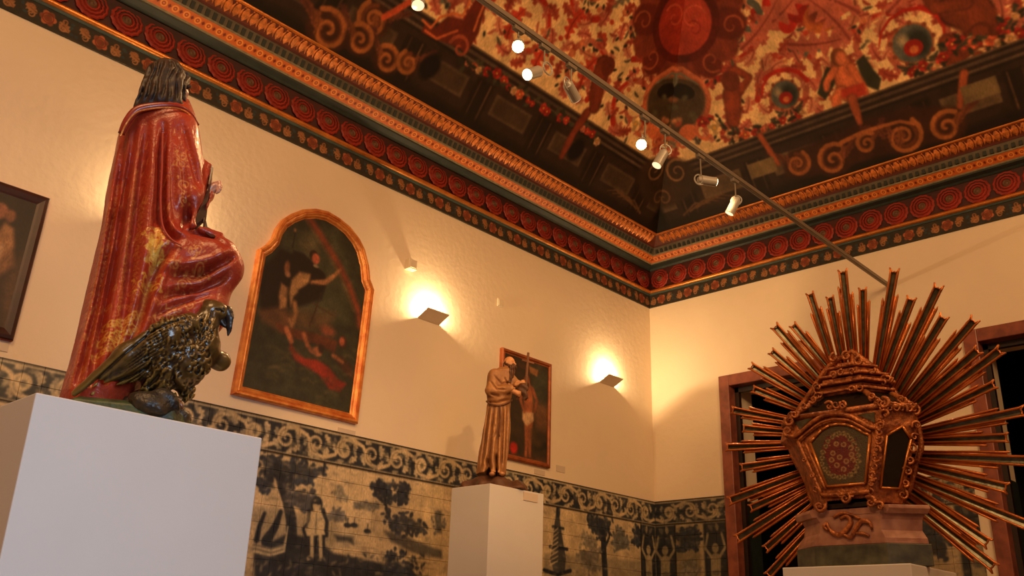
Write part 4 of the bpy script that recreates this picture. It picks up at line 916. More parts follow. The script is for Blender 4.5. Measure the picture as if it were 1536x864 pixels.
# boat with mast, drowning figures
C1.stroke([W1(*p) for p in ((480, 440), (470, 470), (462, 490))], .012, (54, 34, 22)); C1.stroke([W1(*p) for p in ((466, 455), (500, 475))], .01, (60, 38, 24))
C1.poly([W1(*p) for p in ((412, 484), (430, 492), (470, 500), (505, 512), (500, 530), (470, 516), (430, 506), (414, 494))], (84, 44, 28), soft=.03)
C1.ell(W1(490, 497), .08, .045, (120, 66, 46), soft=.04); 
C1.poly([W1(*p) for p in ((434, 514), (442, 528), (455, 538), (475, 540), (492, 552), (506, 570), (518, 576), (508, 588), (492, 584), (476, 562), (458, 552), (440, 540), (432, 524))], (134, 38, 24), soft=.03)
C1.stroke([W1(*p) for p in ((428, 494), (435, 512))], .05, (160, 96, 62), .05, soft=.02); C1.stroke([W1(*p) for p in ((454, 502), (460, 520), (466, 528))], .045, (140, 84, 56), .04, soft=.02)
C1.ell(W1(474, 528), .05, .045, (158, 96, 64), soft=.02); C1.ell(W1(480, 524), .03, .04, (44, 26, 18), soft=.02); C1.ell(W1(512, 514), .045, .06, (60, 32, 22), soft=.02); C1.ell(W1(511, 513), .03, .04, (150, 80, 56), soft=.015)
C1.poly([W1(*p) for p in ((496, 532), (512, 536), (526, 550), (528, 572), (512, 556))], (64, 38, 26), soft=.04); C1.stroke([W1(*p) for p in ((498, 534), (512, 544))], .04, (140, 88, 58), .03, soft=.02)
q = random.Random(8)
for k in range(70):
    a = (q.uniform(365, 530), q.uniform(520, 625)); x, y = W1(*a); C1.stroke([(x, y), (x-.06, y+.02), (x-.12, y-.01)], .02, q.choice([(84, 78, 52), (36, 34, 26), (64, 62, 44), (104, 88, 56)]), .008, soft=.03, a=.45)
C1.mottle(.3, .08, 12).brushed(3, .12, 7)
painting('arched_painting', 'arched oil painting of a monk above a stormy sea in a scalloped gilt frame', out1, PR, M['frame_gold'], C1)
C2v = Cv(1.9, 2.95, 3.0, 4.35, .005, (50, 38, 26))
C2v.a *= (1+.3*(fbm(C2v.h, C2v.w, 30, rng)-.5))[..., None]
cloud(C2v, W1, ((790, 545), (820, 560), (820, 620), (795, 600)), (56, 62, 50), .1); cloud(C2v, W1, ((795, 600), (820, 610), (818, 650), (800, 640)), (130, 82, 48), .1, .6); cloud(C2v, W1, ((765, 680), (820, 690), (820, 705), (765, 700)), (84, 54, 34), .05)
C2v.stroke([W1(*p) for p in ((790, 545), (787, 600))], .05, (70, 44, 26), .05); C2v.stroke([W1(*p) for p in ((776, 548), (803, 560))], .05, (70, 44, 26)); C2v.poly([W1(*p) for p in ((790, 550), (804, 556), (802, 566), (792, 560))], (150, 100, 58), soft=.02)
C2v.stroke([W1(*p) for p in ((787, 585), (789, 605), (789, 622))], .17, (160, 90, 54), .13, soft=.03); C2v.stroke([W1(*p) for p in ((786, 632), (786, 660), (785, 684))], .07, (150, 84, 50), .04, soft=.02); C2v.stroke([W1(*p) for p in ((793, 632), (791, 660), (791, 684))], .07, (140, 78, 46), .04, soft=.02)
C2v.poly([W1(*p) for p in ((780, 618), (797, 620), (797, 632), (786, 640), (780, 630))], (186, 150, 112), soft=.02); C2v.stroke([W1(*p) for p in ((781, 582), (777, 600), (783, 618))], .05, (150, 84, 50), .035, soft=.02); C2v.stroke([W1(*p) for p in ((795, 584), (802, 602), (798, 618))], .05, (140, 76, 46), .035, soft=.02)
C2v.ell(W1(787, 572), .05, .06, (150, 84, 54), soft=.02); C2v.ell(W1(785, 578), .05, .04, (30, 20, 16), soft=.02); C2v.ell(W1(767, 672), .06, .06, (170, 34, 24), soft=.03)
for k in range(8): x, y = W1(q.uniform(796, 818), q.uniform(640, 680)); C2v.ell((x, y), .06, .04, q.choice([(30, 24, 18), (70, 50, 30)]), soft=.05, a=.7)
C2v.mottle(.3, .08, 13).brushed(3, .12, 8)
x0_, x1_, z0_, z1_ = -2.80, -2.0, 3.10, 4.26
PR2 = [(0, 0), (0, .04), (.01, .05), (.03, .05), (.04, .036), (.05, .034)]
painting('framed_painting', 'small rectangular painting of a figure bearing a cross behind the wooden friar', [(x0_, z0_), (x1_, z0_), (x1_, z1_), (x0_, z1_)], PR2, M['frame_brown'], C2v)
C3 = Cv(7.45, 8.75, 3.05, 4.25, .005, (40, 28, 20)); C3.a *= (1+.4*(fbm(C3.h, C3.w, 40, rng)-.5))[..., None]
W3 = W1
cloud(C3, W3, ((0, 430), (30, 380), (40, 420), (25, 490), (0, 500)), (96, 66, 42), .06, .8); cloud(C3, W3, ((-10, 360), (15, 345), (20, 400), (-10, 420)), (150, 104, 68), .04, .8)
C3.ell(W3(-2, 318), .05, .06, (164, 104, 74), soft=.02); C3.ell(W3(13, 326), .035, .045, (150, 96, 66), soft=.02); C3.ell(W3(0, 365), .04, .03, (190, 140, 106), soft=.02); C3.poly([W3(*p) for p in ((5, 335), (18, 345), (18, 372), (0, 385), (-12, 360))], (164, 118, 78), soft=.03); C3.stroke([W3(*p) for p in ((-8, 395), (0, 370))], .03, (190, 150, 110), soft=.02)
C3.mottle(.3, .08, 14).brushed(3, .12, 9); C3.a *= .85
painting('framed_painting', 'dark rectangular painting with a red edged frame at the left edge', [(-8.62, 3.115), (-7.53, 3.115), (-7.505, 4.19), (-8.6, 4.19)], [(0, 0), (0, .035), (.008, .045), (.03, .05), (.06, .04), (.075, .034)], M['frame_red'], C3, edge=M['frame_edge'])

# ================================================================== LIGHTING TRACK AND SPOTLIGHTS
TY, TZ = -3.122, 5.06
tr = thing('lighting_track', 'long grey metal lighting track crossing the room below the ceiling', 'track', (0, TY, TZ))
b = MB(); b.box((-12.5, -.02, -.018), (0, .02, .018)); b.box((-12.5, -.012, -.024), (0, .012, -.018)); b.build('rail', M['track'], tr, bevel=.003)
b = MB(); b.box((-.03, -.023, -.0225), (0, .023, .0225)); b.build('wall_flange', M['track'], tr)
def spot(stem_px, tip_px, head0, head1, dep, on, energy, aim, label, size=1.0):
    """stem hangs from the track; head0/head1: back and lens end of the body (pixels on the plane of the track, then pushed by dep)"""
    a = hit(*stem_px, 1, TY); a[2] = TZ-.024; s1 = hit(*tip_px, 1, TY); s1[0] = a[0]
    h0 = hit(*head0, 1, TY+dep[0]); h1 = hit(*head1, 1, TY+dep[1]); dv = (h1-h0)/np.linalg.norm(h1-h0)
    t = thing('spotlight', label, 'spotlight', tuple(a), 'spotlights on the ceiling track'); R_ = lambda q_: np.asarray(q_)-a
    b = MB(); b.box((-.045, -.017, -.03), (.045, .017, -.001)); b.build('adapter', M['track'], t, bevel=.003)
    b = MB(); b.tube([(0, 0, -.03), R_(s1)], .006, 8); b.build('stem', M['track'], t)
    # yoke ring round the back of the head
    ring = []; sd = np.cross(dv, [0, 0, 1.]); sd /= np.linalg.norm(sd); upv = np.cross(sd, dv); cen = h0+dv*.02
    for k in range(16):
        an = k*math.pi/8; ring.append(R_(cen+dv*.045*math.cos(an)+upv*.045*math.sin(an)+sd*.0))
    b = MB(); b.tube(ring, .006, 6, closed=True); b.tube([R_(s1), R_(cen+upv*.04)], .007, 6); b.build('yoke', M['spotbody'], t)
    L = .135; r = .038; c0 = h1-dv*L
    b = MB(); b.tube([R_(c0-dv*.02), R_(c0), R_(c0+dv*.004), R_(h1-dv*.01), R_(h1)], [r*.55, r*.8, r, r, r*1.04], 20); b.build('head', M['spotbody'], t, smooth=False)
    b = MB(); b.tube([R_(h1), R_(h1+dv*.004)], r*.93, 20); b.build('lens', M['lens'] if on == 2 else (M['lensmid'] if on == 1 else M['lensoff']), t)
    if energy:
        l = light('spot_beam', 'SPOT', tuple(R_(h1+dv*.016)), energy, WARM, spot_size=math.radians(40 if energy == 180 else 62), spot_blend=.8, shadow_soft_size=.014 if on == 0 else .03)
        l.parent = t; l.rotation_euler = (Vector(aim)-Vector(h1)).to_track_quat('-Z', 'Y').to_euler()
M['lensmid'] = mat('spot_lens_lit', (255, 232, 190), .4, emis=9)
spot((778, 31), (778, 56), (779, 64), (777, 70), (.05, -.07), 2, 60, (-8.3, -4.5, 1.5), 'glaring spotlight pointed at the camera, leftmost on the track in view')
spot((817, 68), (817, 98), (824, 102), (791, 112), (0, 0), 1, 90, (-8.3, -3.4, 2.4), 'second spotlight on the track, its lit lens turned left')
spot((857, 92), (853, 122), (849, 122), (864, 149), (0, .03), 0, 110, (-1.6, -.2, 3.2), 'spotlight with a ring yoke pointing down right, between the two glaring ones')
spot((967, 174), (965, 205), (964, 210), (962, 217), (.05, -.07), 2, 60, (-7.0, -4.6, 1.5), 'glaring spotlight pointed at the camera beneath the painted cartouche')
spot((997, 191), (998, 222), (1000, 222), (985, 248), (0, .05), 0, 50, (-4.6, -1.4, 3.1), 'pale spotlight tilted down left, just right of the second glare')
spot((1050, 230), (1050, 262), (1046, 269), (1073, 273), (.03, -.05), 1, 180, (0, -1.1, 5.0), 'horizontal spotlight with its lit lens turned right')
spot((1102, 270), (1105, 296), (1106, 298), (1094, 320), (0, .07), 0, 40, (-5.2, -4.4, 2.4), 'rightmost spotlight on the track, pointing down left')
spot((628, -77), (628, -20), (628, -16), (627, 8), (0, -.04), 0, 60, (-7.4, -1.0, 3.6), 'spotlight cut by the top edge of the picture')
# spotlight of the parallel track behind the camera: throws the friar's shadow on the wall
light('rear_track_beam', 'SPOT', (-7.6, -6.1, 3.75), 420, WARM, aim=(-3.6, -.6, 3.3), spot_size=math.radians(40), spot_blend=.7, shadow_soft_size=.06)
# ================================================================== STATUE OF THE RED ROBED SAINT WITH AN EAGLE
F1 = Frame(((P1[0]+P1[1])/2, (P1[2]+P1[3])/2-.03, P1[4]))
L1 = F1.L
saint = thing('robed_saint_statue', 'painted statue of a dark haired saint in red robe, eagle at the feet', 'statue', M4=F1.M)
def put(name, me, parent): o = bpy.data.objects.new(name, me); return link(o, parent)
def vnoise(s, sc, seed, amp):
    """cheap smooth 3D wobble added to a field"""
    r = np.random.default_rng(seed); o = 0
    for k in range(5):
        d = r.normal(size=3); d /= np.linalg.norm(d); f = sc*(.7+.6*r.random())
        o = o+np.sin((s.X*d[0]+s.Y*d[1]+s.Z*d[2])*f+r.random()*6.28)
    s.F = s.F+amp*o/3
# --- robe
SIL = [(140, 236, 276), (152, 216, 285), (163, 199, 290), (176, 186, 295), (200, 176, 300), (230, 170, 304), (270, 163, 308), (310, 156, 306), (350, 149, 300), (400, 138, 306), (450, 127, 306), (500, 115, 280), (550, 101, 240), (602, 87, 196)]
lz = [L1(a, y)[[0, 2]] for y, a, b_ in SIL]; rz_ = [L1(b_, y)[[0, 2]] for y, a, b_ in SIL]
lz = np.array(lz)[::-1]; rz_ = np.array(rz_)[::-1]
s = Sdf((-.42, -.30, -.01), (.42, .26, 1.22), .0062)
Z1 = s.Z[0, 0]; xl = np.interp(Z1, lz[:, 1], lz[:, 0]); xr = np.interp(Z1, rz_[:, 1], rz_[:, 0]); a_ = (xr-xl)/2; c_ = (xr+xl)/2
ztop = rz_[-1, 1]; bdep = np.interp(Z1, [0, .35, .8, ztop-.1, ztop], [.21, .17, .14, .115, .05])
rr = np.sqrt(((s.X-c_)/a_)**2+((s.Y-.02)/bdep)**2)
d = (rr-1)*np.minimum(a_, bdep)*.95; d = np.maximum(d, s.Z-ztop+.0*s.X); s.F = np.maximum(d, -s.Z+.045).astype(np.float32)
A = lambda px, py, dep=0.: L1(px, py, dep)
s.add(s.cone(A(262, 392, -.05), A(322, 390, -.08), .115, .078), .05)
s.add(s.cone(A(322, 388, -.08), A(333, 402, -.08), .07, .062), .03)
s.add(s.cone(A(334, 408, -.08), A(300, 470, -.06), .055, .07), .04)
s.add(s.cone(A(300, 470, -.06), A(246, 520, -.03), .08, .09), .05)
s.add(s.cone(A(268, 195, -.05), A(286, 300, -.07), .062, .056), .03)
s.add(s.cone(A(286, 303, -.07), A(306, 292, -.04), .05, .032), .03)
s.add(s.cone(A(306, 250, -.03), A(311, 290, -.03), .022, .02), .02)
s.add(s.cone(A(302, 345, -.1), A(331, 352, -.09), .012, .009), .02)
s.add(s.cone(A(315, 250, -.05), A(290, 338, -.12), .010, .014), .016)
def G(pts, w, amp, y1=.03): s.crease([A(*p, -.11) for p in pts], w, amp, y1)
G(((247, 186), (243, 240), (242, 300), (244, 335), (253, 356), (268, 366)), .012, .050)
G(((254, 186), (250, 240), (250, 300), (252, 335), (262, 352), (285, 358)), .012, -.016)
G(((222, 180), (212, 260), (203, 340), (192, 430), (182, 500), (165, 560)), .012, .030)
G(((204, 186), (188, 280), (174, 370), (160, 450), (146, 520), (136, 585)), .011, .032)
G(((190, 196), (176, 290), (160, 380), (144, 460), (128, 530), (114, 590)), .010, .024)
G(((233, 184), (228, 260), (222, 330), (212, 420), (202, 480), (186, 545)), .016, -.015)
G(((212, 184), (200, 270), (188, 360), (176, 440), (165, 500), (150, 575)), .012, -.013)
G(((196, 190), (182, 280), (168, 370), (152, 450), (138, 520), (124, 585)), .010, -.012)
G(((178, 210), (166, 300), (152, 390), (134, 470), (116, 550), (102, 590)), .010, -.008)
G(((236, 300), (234, 350), (228, 390), (214, 450)), .012, .014)
G(((262, 372), (240, 392), (222, 430), (205, 485), (184, 540), (160, 575)), .015, .044, .05)
G(((272, 392), (250, 405), (236, 440), (215, 500), (190, 550)), .014, -.016, .05)
G(((246, 418), (275, 412), (305, 410), (335, 398), (350, 388)), .010, .034)
G(((250, 408), (280, 402), (315, 396), (345, 380)), .012, -.012)
G(((232, 452), (262, 440), (295, 438), (325, 426), (343, 414)), .010, .026)
G(((240, 440), (270, 430), (300, 426), (330, 414)), .012, -.010)
G(((230, 478), (255, 462), (290, 452), (318, 444)), .009, .014); G(((222, 505), (248, 485), (280, 472)), .010, .014); G(((236, 470), (262, 452), (300, 446)), .010, -.008)
G(((272, 180), (282, 220), (292, 260), (300, 285)), .009, .015); G(((262, 178), (270, 220), (278, 280), (280, 330)), .009, .010); G(((282, 182), (292, 220), (302, 255)), .008, -.008); G(((266, 200), (268, 260), (266, 330)), .014, -.008)
G(((318, 258), (312, 290), (300, 318), (292, 340)), .008, .018); G(((268, 352), (295, 348), (318, 358), (340, 378)), .010, .012); G(((283, 300), (280, 325), (272, 350)), .010, .012)
for k in range(5):
    s.crease([np.array((-.25+.11*k, 0, .05)), np.array((-.16+.07*k, 0, .9))], .016, .018, 9, .03)
vnoise(s, 45, 3, .0022); vnoise(s, 130, 4, .0006)
RCv = Cv(-.44, .44, -.02, 1.24, .0022, (164, 54, 30)); mr = lambda px, py: tuple(A(px, py, -.12)[[0, 2]])
RCv.a *= (1+.30*(fbm(RCv.h, RCv.w, 60, rng)-.5))[..., None]
GO = (222, 168, 62); GO2 = (196, 128, 52); q = random.Random(21)
def gscroll(px, py, r, sg, a0, col=GO, w=.0045):
    x, y = mr(px, py); RCv.spiral((x, y), r, 1.4, a0, col, w, w*.5, sg); RCv.ell((x, y), r*.22, r*.22, col)
    for k in range(4): RCv.leaf((x+r*1.1*math.cos(a0+k*1.3), y+r*1.1*math.sin(a0+k*1.3)), a0+k*1.3+sg*1.2, r*.8, r*.18, col, GO2, 2)
def gband(pts, r, n, col=GO, a=1):
    P = np.array([mr(*p) for p in pts]); seg = np.r_[0, np.cumsum(np.hypot(*np.diff(P, axis=0).T))]
    for i in range(n):
        t = seg[-1]*(i+.5)/n; x, y = np.interp(t, seg, P[:, 0]), np.interp(t, seg, P[:, 1]); sg = 1 if i % 2 else -1
        RCv.spiral((x, y), r, 1.3, 1.5*sg, col, r*.26, r*.14, sg, a=a)
        for k in range(3): RCv.ell((x+q.uniform(-r, r), y+q.uniform(-r, r)), r*.2, r*.15, col, a=a)
for px, py, r in ((274, 232, .020), (272, 246, .017), (277, 277, .024), (276, 300, .015), (294, 378, .02), (286, 384, .02), (226, 424, .026), (214, 430, .024), (232, 436, .018), (290, 414, .022), (300, 405, .016), (306, 418, .014), (274, 428, .018), (252, 398, .016), (262, 404, .015), (240, 480, .018), (254, 470, .018), (268, 466, .015), (284, 460, .015), (230, 396, .02)):
    gscroll(px, py, r, q.choice((1, -1)), q.random()*6, GO if px < 240 else (206, 134, 66))
for k in range(150):
    x, y = mr(q.gauss(232, 6), q.gauss(374, 13)); RCv.spiral((x, y), .008, 1.2, q.random()*6, q.choice((GO, (240, 196, 90), (196, 140, 60))), .0035, .002, q.choice((1, -1)))
gband(((156, 494), (172, 490), (190, 484), (206, 474)), .014, 8); gband(((150, 516), (170, 510), (190, 500), (204, 492)), .018, 7); gband(((140, 540), (160, 530), (186, 516)), .014, 7)
for pts in (((206, 250), (196, 330), (188, 400), (178, 470)), ((180, 260), (166, 350), (150, 440), (134, 530), (118, 585)), ((166, 290), (148, 400), (126, 500), (104, 585)), ((214, 300), (206, 380), (200, 450), (184, 520), (160, 570)), ((228, 400), (216, 460), (196, 530))):
    gband(pts, .008, 34, (212, 150, 66), .75)
for k in range(420):
    t = q.random(); y = 180+400*q.random()**.7; xl_ = np.interp(y, [s_[0] for s_ in SIL], [s_[1] for s_ in SIL]); x, z = mr(xl_+q.random()*(90+.1*y), y)
    RCv.stroke([(x, z), (x+.006*t, z+.012+.02*q.random())], .0022, q.choice(((214, 150, 70), (188, 92, 48), (110, 24, 14))), a=.7)
for k in range(60):
    x, z = mr(q.uniform(250, 345), q.uniform(380, 470)); RCv.spiral((x, z), .009, 1.2, q.random()*6, (200, 112, 58), .0025, .0015, q.choice((1, -1)), a=.7)
for k in range(50):
    x, z = mr(q.uniform(120, 250), q.uniform(430, 590)); RCv.spiral((x, z), .011, 1.2, q.random()*6, (214, 146, 62), .0028, .0015, q.choice((1, -1)), a=.7)
rm_ = painted('painted_robe', RCv, .38, .45, .25, 90, coat=.15)
me = s.mesh('robe', rm_); uvmap(me, lambda C_: np.stack([(C_[:, 0]-RCv.u0)/(RCv.u1-RCv.u0), (C_[:, 2]-RCv.v0)/(RCv.v1-RCv.v0)], 1)); robe = put('robe', me, saint)
# collar, gold trim
b = MB(); cpts = [A(*p) for p in ((181, 203, -.09), (190, 184, -.10), (204, 168, -.105), (226, 162, -.11), (252, 160, -.11), (272, 163, -.10), (286, 173, -.08), (296, 190, -.05))]
def smoothline(P, n=6):
    P = np.array(P); t = np.arange(len(P)); T = np.linspace(0, len(P)-1, (len(P)-1)*n+1); i = np.clip(T.astype(int), 0, len(P)-2); f = (T-i)[:, None]
    m = np.gradient(P, axis=0); return (2*f**3-3*f**2+1)*P[i]+(f**3-2*f**2+f)*m[i]+(-2*f**3+3*f**2)*P[i+1]+(f**3-f**2)*m[i+1]
cl = smoothline(cpts); b.tube(cl+np.array([0, .012, .012]), [.011+.004*math.sin(i*.13) for i in range(len(cl))], 10)
b.build('collar', mat('robe_collar', (150, 46, 28), .35, coat=.3, var=.3, vscale=25), saint, smooth=True)
b = MB(); b.tube(cl+np.array([0, -.004, -.006]), .0035, 6); b.build('collar_trim', M['giltbright'], saint)
b = MB(); tp = smoothline([A(*p) for p in ((244, 200, -.125), (243, 250, -.135), (241, 300, -.14), (244, 338, -.15), (256, 358, -.16), (272, 368, -.165))]); b.tube(tp, .0035, 6); b.build('cloak_edge', mat('cloak_edge', (170, 60, 38), .35, coat=.3), saint)
# sleeve and cloak flaps: thin folded cloth
def flap(name, pts, m, th=.006):
    b = MB(); P = [np.array(p) for p in pts]; n = len(P); o = np.array([0, th, 0]); V = P+[p+o for p in P]; b.add(V, [tuple(range(n)), tuple(range(2*n-1, n-1, -1))]+[(i, (i+1) % n, n+(i+1) % n, n+i) for i in range(n)])
    return b.build(name, m, saint)
M['lining'] = mat('cloak_lining', (66, 34, 26), .45, var=.3)
flap('sleeve_flap', [A(*p) for p in ((317, 247, -.07), (320, 252, -.06), (316, 280, -.06), (308, 300, -.05), (309, 330, -.06), (296, 342, -.09), (284, 344, -.12), (300, 312, -.11), (312, 284, -.09))], M['lining'])
flap('cloak_tip', [A(*p) for p in ((306, 318, -.06), (310, 340, -.08), (332, 351, -.10), (330, 356, -.11), (316, 355, -.12), (304, 346, -.10))], M['lining'])
# --- head and hair
s = Sdf(A(215, 175, -.09), A(296, 88, .13), .0035)
H = A(254, 128, .02); fd = np.array([.80, .60, 0]); fs = np.array([-.60, .80, 0])
s.add(s.ell(H, (.062, .066, .078)), .01); s.add(s.cone(H+fd*.022+[0, 0, -.03], H+fd*.038+[0, 0, -.052], .04, .026), .02)
s.add(s.cone(H+fd*.06+[0, 0, .012], H+fd*.078+[0, 0, -.012], .007, .010), .01)
for g in (-1, 1):
    e = H+fd*.055+fs*g*.024+np.array([0, 0, .010]); s.cut(s.ell(e+fd*.008, (.012, .012, .009)), .01); s.add(s.ell(e, (.009, .009, .008)), .003)
    s.add(s.cone(e+fd*.006+[0, 0, .014]-fs*g*.012, e+fd*.004+[0, 0, .014]+fs*g*.014, .004, .003), .006); s.add(s.ell(H+fd*.042+fs*g*.03+[0, 0, -.018], (.018, .018, .018)), .015)
s.add(s.ell(H+fd*.066+[0, 0, -.028], (.008, .012, .005)), .004); s.add(s.ell(H+fd*.064+[0, 0, -.038], (.008, .010, .005)), .004); s.add(s.ell(H+fd*.058+[0, 0, -.058], (.013, .014, .011)), .01)
s.add(s.cone(H+[0, 0, -.03], A(250, 172, .02), .04, .045), .02)
head = put('head', s.mesh('head', M['skin']), saint)
s = Sdf(A(186, 188, -.13), A(300, 82, .15), .0035)
s.add(s.ell(H+np.array([-.010, -.006, .014]), (.078, .078, .080)), .01)
s.add(s.cone(A(248, 118, -.03), A(238, 155, -.05), .062, .058), .02); s.add(s.cone(A(240, 130, -.03), A(222, 158, -.05), .055, .038), .02); s.add(s.cone(A(224, 150, -.05), A(202, 171, -.06), .034, .014), .02)
s.add(s.cone(A(262, 125, -.04), A(264, 156, -.055), .040, .030), .02); s.add(s.cone(A(250, 150, -.05), A(254, 160, -.06), .04, .03), .02)
s.add(s.cone(A(270, 112, -.02), A(279, 128, -.01), .018, .012), .012)
s.cut(s.ell(H+fd*.074+np.array([0, -.012, -.030]), (.062, .060, .066)), .006)
for i in range(17):
    x0 = 214+i*4.6; pts = [(x0+14*(1 if i < 8 else .3)-8, 98+abs(i-9)*1.2), (x0+4+3*math.sin(i), 118), (x0-3+3*math.sin(i*2), 138), (x0-9+.5*i, 160), (x0-16+i, 172)]
    s.crease([A(*p) for p in pts], .0046, .007 if i % 2 else -.005, .2)
vnoise(s, 70, 6, .0040); vnoise(s, 190, 7, .0022)
put('hair', s.mesh('hair', M['hair']), saint)
# --- hand with five fingers closing on the cloak
s = Sdf(A(298, 312, -.10), A(334, 258, .04), .0022)
W0 = A(309, 292, -.045); K = A(318, 283, -.04); s.add(s.cone(W0, K, .017, .019), .008); s.add(s.cone(A(300, 300, -.045), W0, .02, .016), .01)
for i, (dz, dy, l) in enumerate(((.018, -.012, .9), (.010, -.016, 1.0), (-.001, -.018, .95), (-.011, -.016, .8))):
    k0 = K+np.array([.004, dy*.4, dz]); k1 = k0+np.array([.017*l, dy*.3-.006, .006]); k2 = k1+np.array([.006*l, -.004, -.012*l]); k3 = k2+np.array([-.008*l, .002, -.009*l])
    s.add(s.cone(k0, k1, .0068, .0062), .0015); s.add(s.cone(k1, k2, .0062, .0056), .001); s.add(s.cone(k2, k3, .0056, .0045), .001)
t0 = W0+np.array([.004, -.006, .012]); t1 = t0+np.array([.010, -.006, .016]); t2 = t1+np.array([.010, -.002, .010]); s.add(s.cone(t0, t1, .009, .0075), .004); s.add(s.cone(t1, t2, .0073, .0055), .001)
put('hand', s.mesh('hand', M['skin']), saint)
# --- green ground and rock
b = MB(); Q_ = [L1(*p) for p in ((84, 588, -.12), (110, 592, -.24), (212, 612, -.27), (262, 622, -.26), (296, 624, -.08), (290, 610, .12), (200, 590, .18), (100, 580, .12))]
P_ = [(p[0], p[1]) for p in Q_]; n = len(P_); V = [(x, y, .0) for x, y in P_]+[(x*.99, y*.98, .035+.006*math.sin(i*3)) for i, (x, y) in enumerate(P_)]+[(x*.85, y*.85, .05) for x, y in P_]
b.add(V, [(i, (i+1) % n, n+(i+1) % n, n+i) for i in range(n)]+[(n+i, n+(i+1) % n, 2*n+(i+1) % n, 2*n+i) for i in range(n)]+[tuple(range(2*n, 3*n)), tuple(range(n-1, -1, -1))])
b.build('green_ground', M['moss'], saint, bevel=.006)
s = Sdf((-.14, -.31, .0), (.26, .12, .18), .005)
for px, dep, r, z in ((218, -.24, .045, .04), (236, -.245, .05, .045), (250, -.22, .045, .04), (262, -.14, .05, .03), (232, -.05, .09, .06), (205, -.06, .08, .03), (262, -.04, .06, .04)): s.add(s.ell((A(px, 600, dep)[0], dep, z), (r, r*.9, r*.8)), .02)
vnoise(s, 90, 8, .008); s.F = np.maximum(s.F, .001-s.Z); put('rock', s.mesh('rock', M['rock']), saint)
# --- the eagle
M['eagle'] = mat('eagle_bronze_paint', (74, 52, 24), .30, col2=(24, 16, 11), vscale=24, coat=.35, bump=.12, bscale=55); ridge_tint(M['eagle'], (14, 10, 7), (214, 160, 66), .49, .60, .6); ridge_tint(M['hair'], (24, 16, 11), (84, 54, 32), .47, .60, mix=.6)
E_ = lambda px, py, dep=0.: L1(px, py, dep)
s = Sdf(E_(96, 612, -.33), E_(356, 440, -.02), .0036); s.lo = s.lo
D0 = -.17
s.add(s.ell(E_(262, 540, D0), (.095, .075, .085)), .02); s.add(s.cone(E_(262, 545, D0), E_(236, 574, D0), .085, .055), .03); s.add(s.cone(E_(288, 528, D0), E_(300, 520, D0), .075, .062), .03)
s.add(s.cone(E_(299, 512, D0), E_(305, 490, D0), .05, .042), .03); s.add(s.cone(E_(306, 490, D0), E_(316, 470, D0), .041, .036), .02)
s.add(s.ell(E_(325, 467, D0), (.040, .032, .032)), .015); s.add(s.cone(E_(314, 456, D0), E_(309, 452, D0), .014, .006), .02)
# near wing: shoulder, long feathers back to the lower left
s.add(s.cone(E_(286, 486, D0-.06), E_(250, 498, D0-.085), .036, .042), .02); s.add(s.cone(E_(250, 500, D0-.085), E_(190, 532, D0-.06), .042, .034), .02); s.add(s.cone(E_(190, 534, D0-.06), E_(112, 590, -.18), .034, .010), .02)
s.add(s.cone(E_(255, 520, D0-.05), E_(140, 588, -.19), .05, .010), .03); s.add(s.cone(E_(235, 545, D0-.02), E_(150, 588, -.17), .045, .010), .02)
s.add(s.cone(E_(300, 528, D0+.02), E_(330, 542, D0+.05), .030, .030), .02); s.add(s.ell(E_(331, 541, D0+.05), (.030, .03, .028)), .015)
# thighs, legs
s.add(s.cone(E_(246, 560, D0-.02), E_(232, 590, D0-.01), .05, .022), .02); s.add(s.cone(E_(232, 590, D0-.01), E_(228, 606, D0-.02), .018, .013), .01)
s.add(s.cone(E_(272, 570, D0+.03), E_(277, 586, D0+.03), .045, .030), .02); s.add(s.ell(E_(275, 590, D0+.03), (.034, .03, .022)), .01); s.add(s.cone(E_(262, 592, D0+.02), E_(250, 604, D0), .018, .014), .01)
GE = lambda pts, w, amp: s.crease([E_(*p, D0-.05) for p in pts], w, amp, .0)
for i in range(15):
    t = i/8; GE(((275-30*t, 484+48*t), (225-14*t, 506+45*t), (170-4*t, 548+28*t), (120+30*t, 588-1*t)), .0042, .015)
    GE(((272-30*t, 487+48*t+2), (222-14*t, 509+45*t+2), (167-4*t, 551+28*t+1), (122+30*t, 589-1*t)), .0046, -.008)
q = random.Random(30)
for k in range(250):
    x, y = q.uniform(214, 314), q.uniform(478, 596); a = q.uniform(.5, .95) if y > 520 else q.uniform(-.4, .6); r = q.uniform(3, 6)
    GE([(x+r*math.cos(a+t_), y+r*.9*math.sin(a+t_)) for t_ in (-1.2, -.6, 0, .6, 1.2)], .0026, q.choice((.005, -.0045)))
for j in range(12):
    GE(((238-3*j, 546+4*j), (182-2*j, 566+2.2*j), (116+5*j, 589+j*.5)), .0036, .010); GE(((238-3*j, 549+4*j), (182-2*j, 568+2.2*j), (120+5*j, 590+j*.5)), .0036, -.006)
for j in range(7): GE(((258-2*j, 552+5*j), (262, 572+3*j), (280, 584+j)), .0034, .007)
for k in range(26):
    x, y = q.uniform(300, 324), q.uniform(458, 505); GE(((x, y), (x-4, y+7), (x-6, y+14)), .0026, .004)
for k in range(8): GE(((242-k*2, 556+k*2), (236-k*2, 572+k), (230, 590)), .003, .006)
GE(((322, 462), (332, 462), (338, 466)), .004, .006)
vnoise(s, 120, 9, .0010)
eagle = put('eagle', s.mesh('eagle', M['eagle']), saint)
s = Sdf(E_(318, 512, D0-.05), E_(352, 448, D0+.05), .0022)
bp = [E_(*p, D0) for p in ((330, 464), (340, 468), (345, 478), (345, 490), (342, 503))]
for i, (r0, r1) in enumerate(((.021, .019), (.019, .0165), (.0165, .012), (.012, .003))): s.add(s.cone(bp[i], bp[i+1], r0, r1), .006)
s.add(s.cone(E_(330, 480, D0), E_(337, 489, D0), .012, .006), .004)
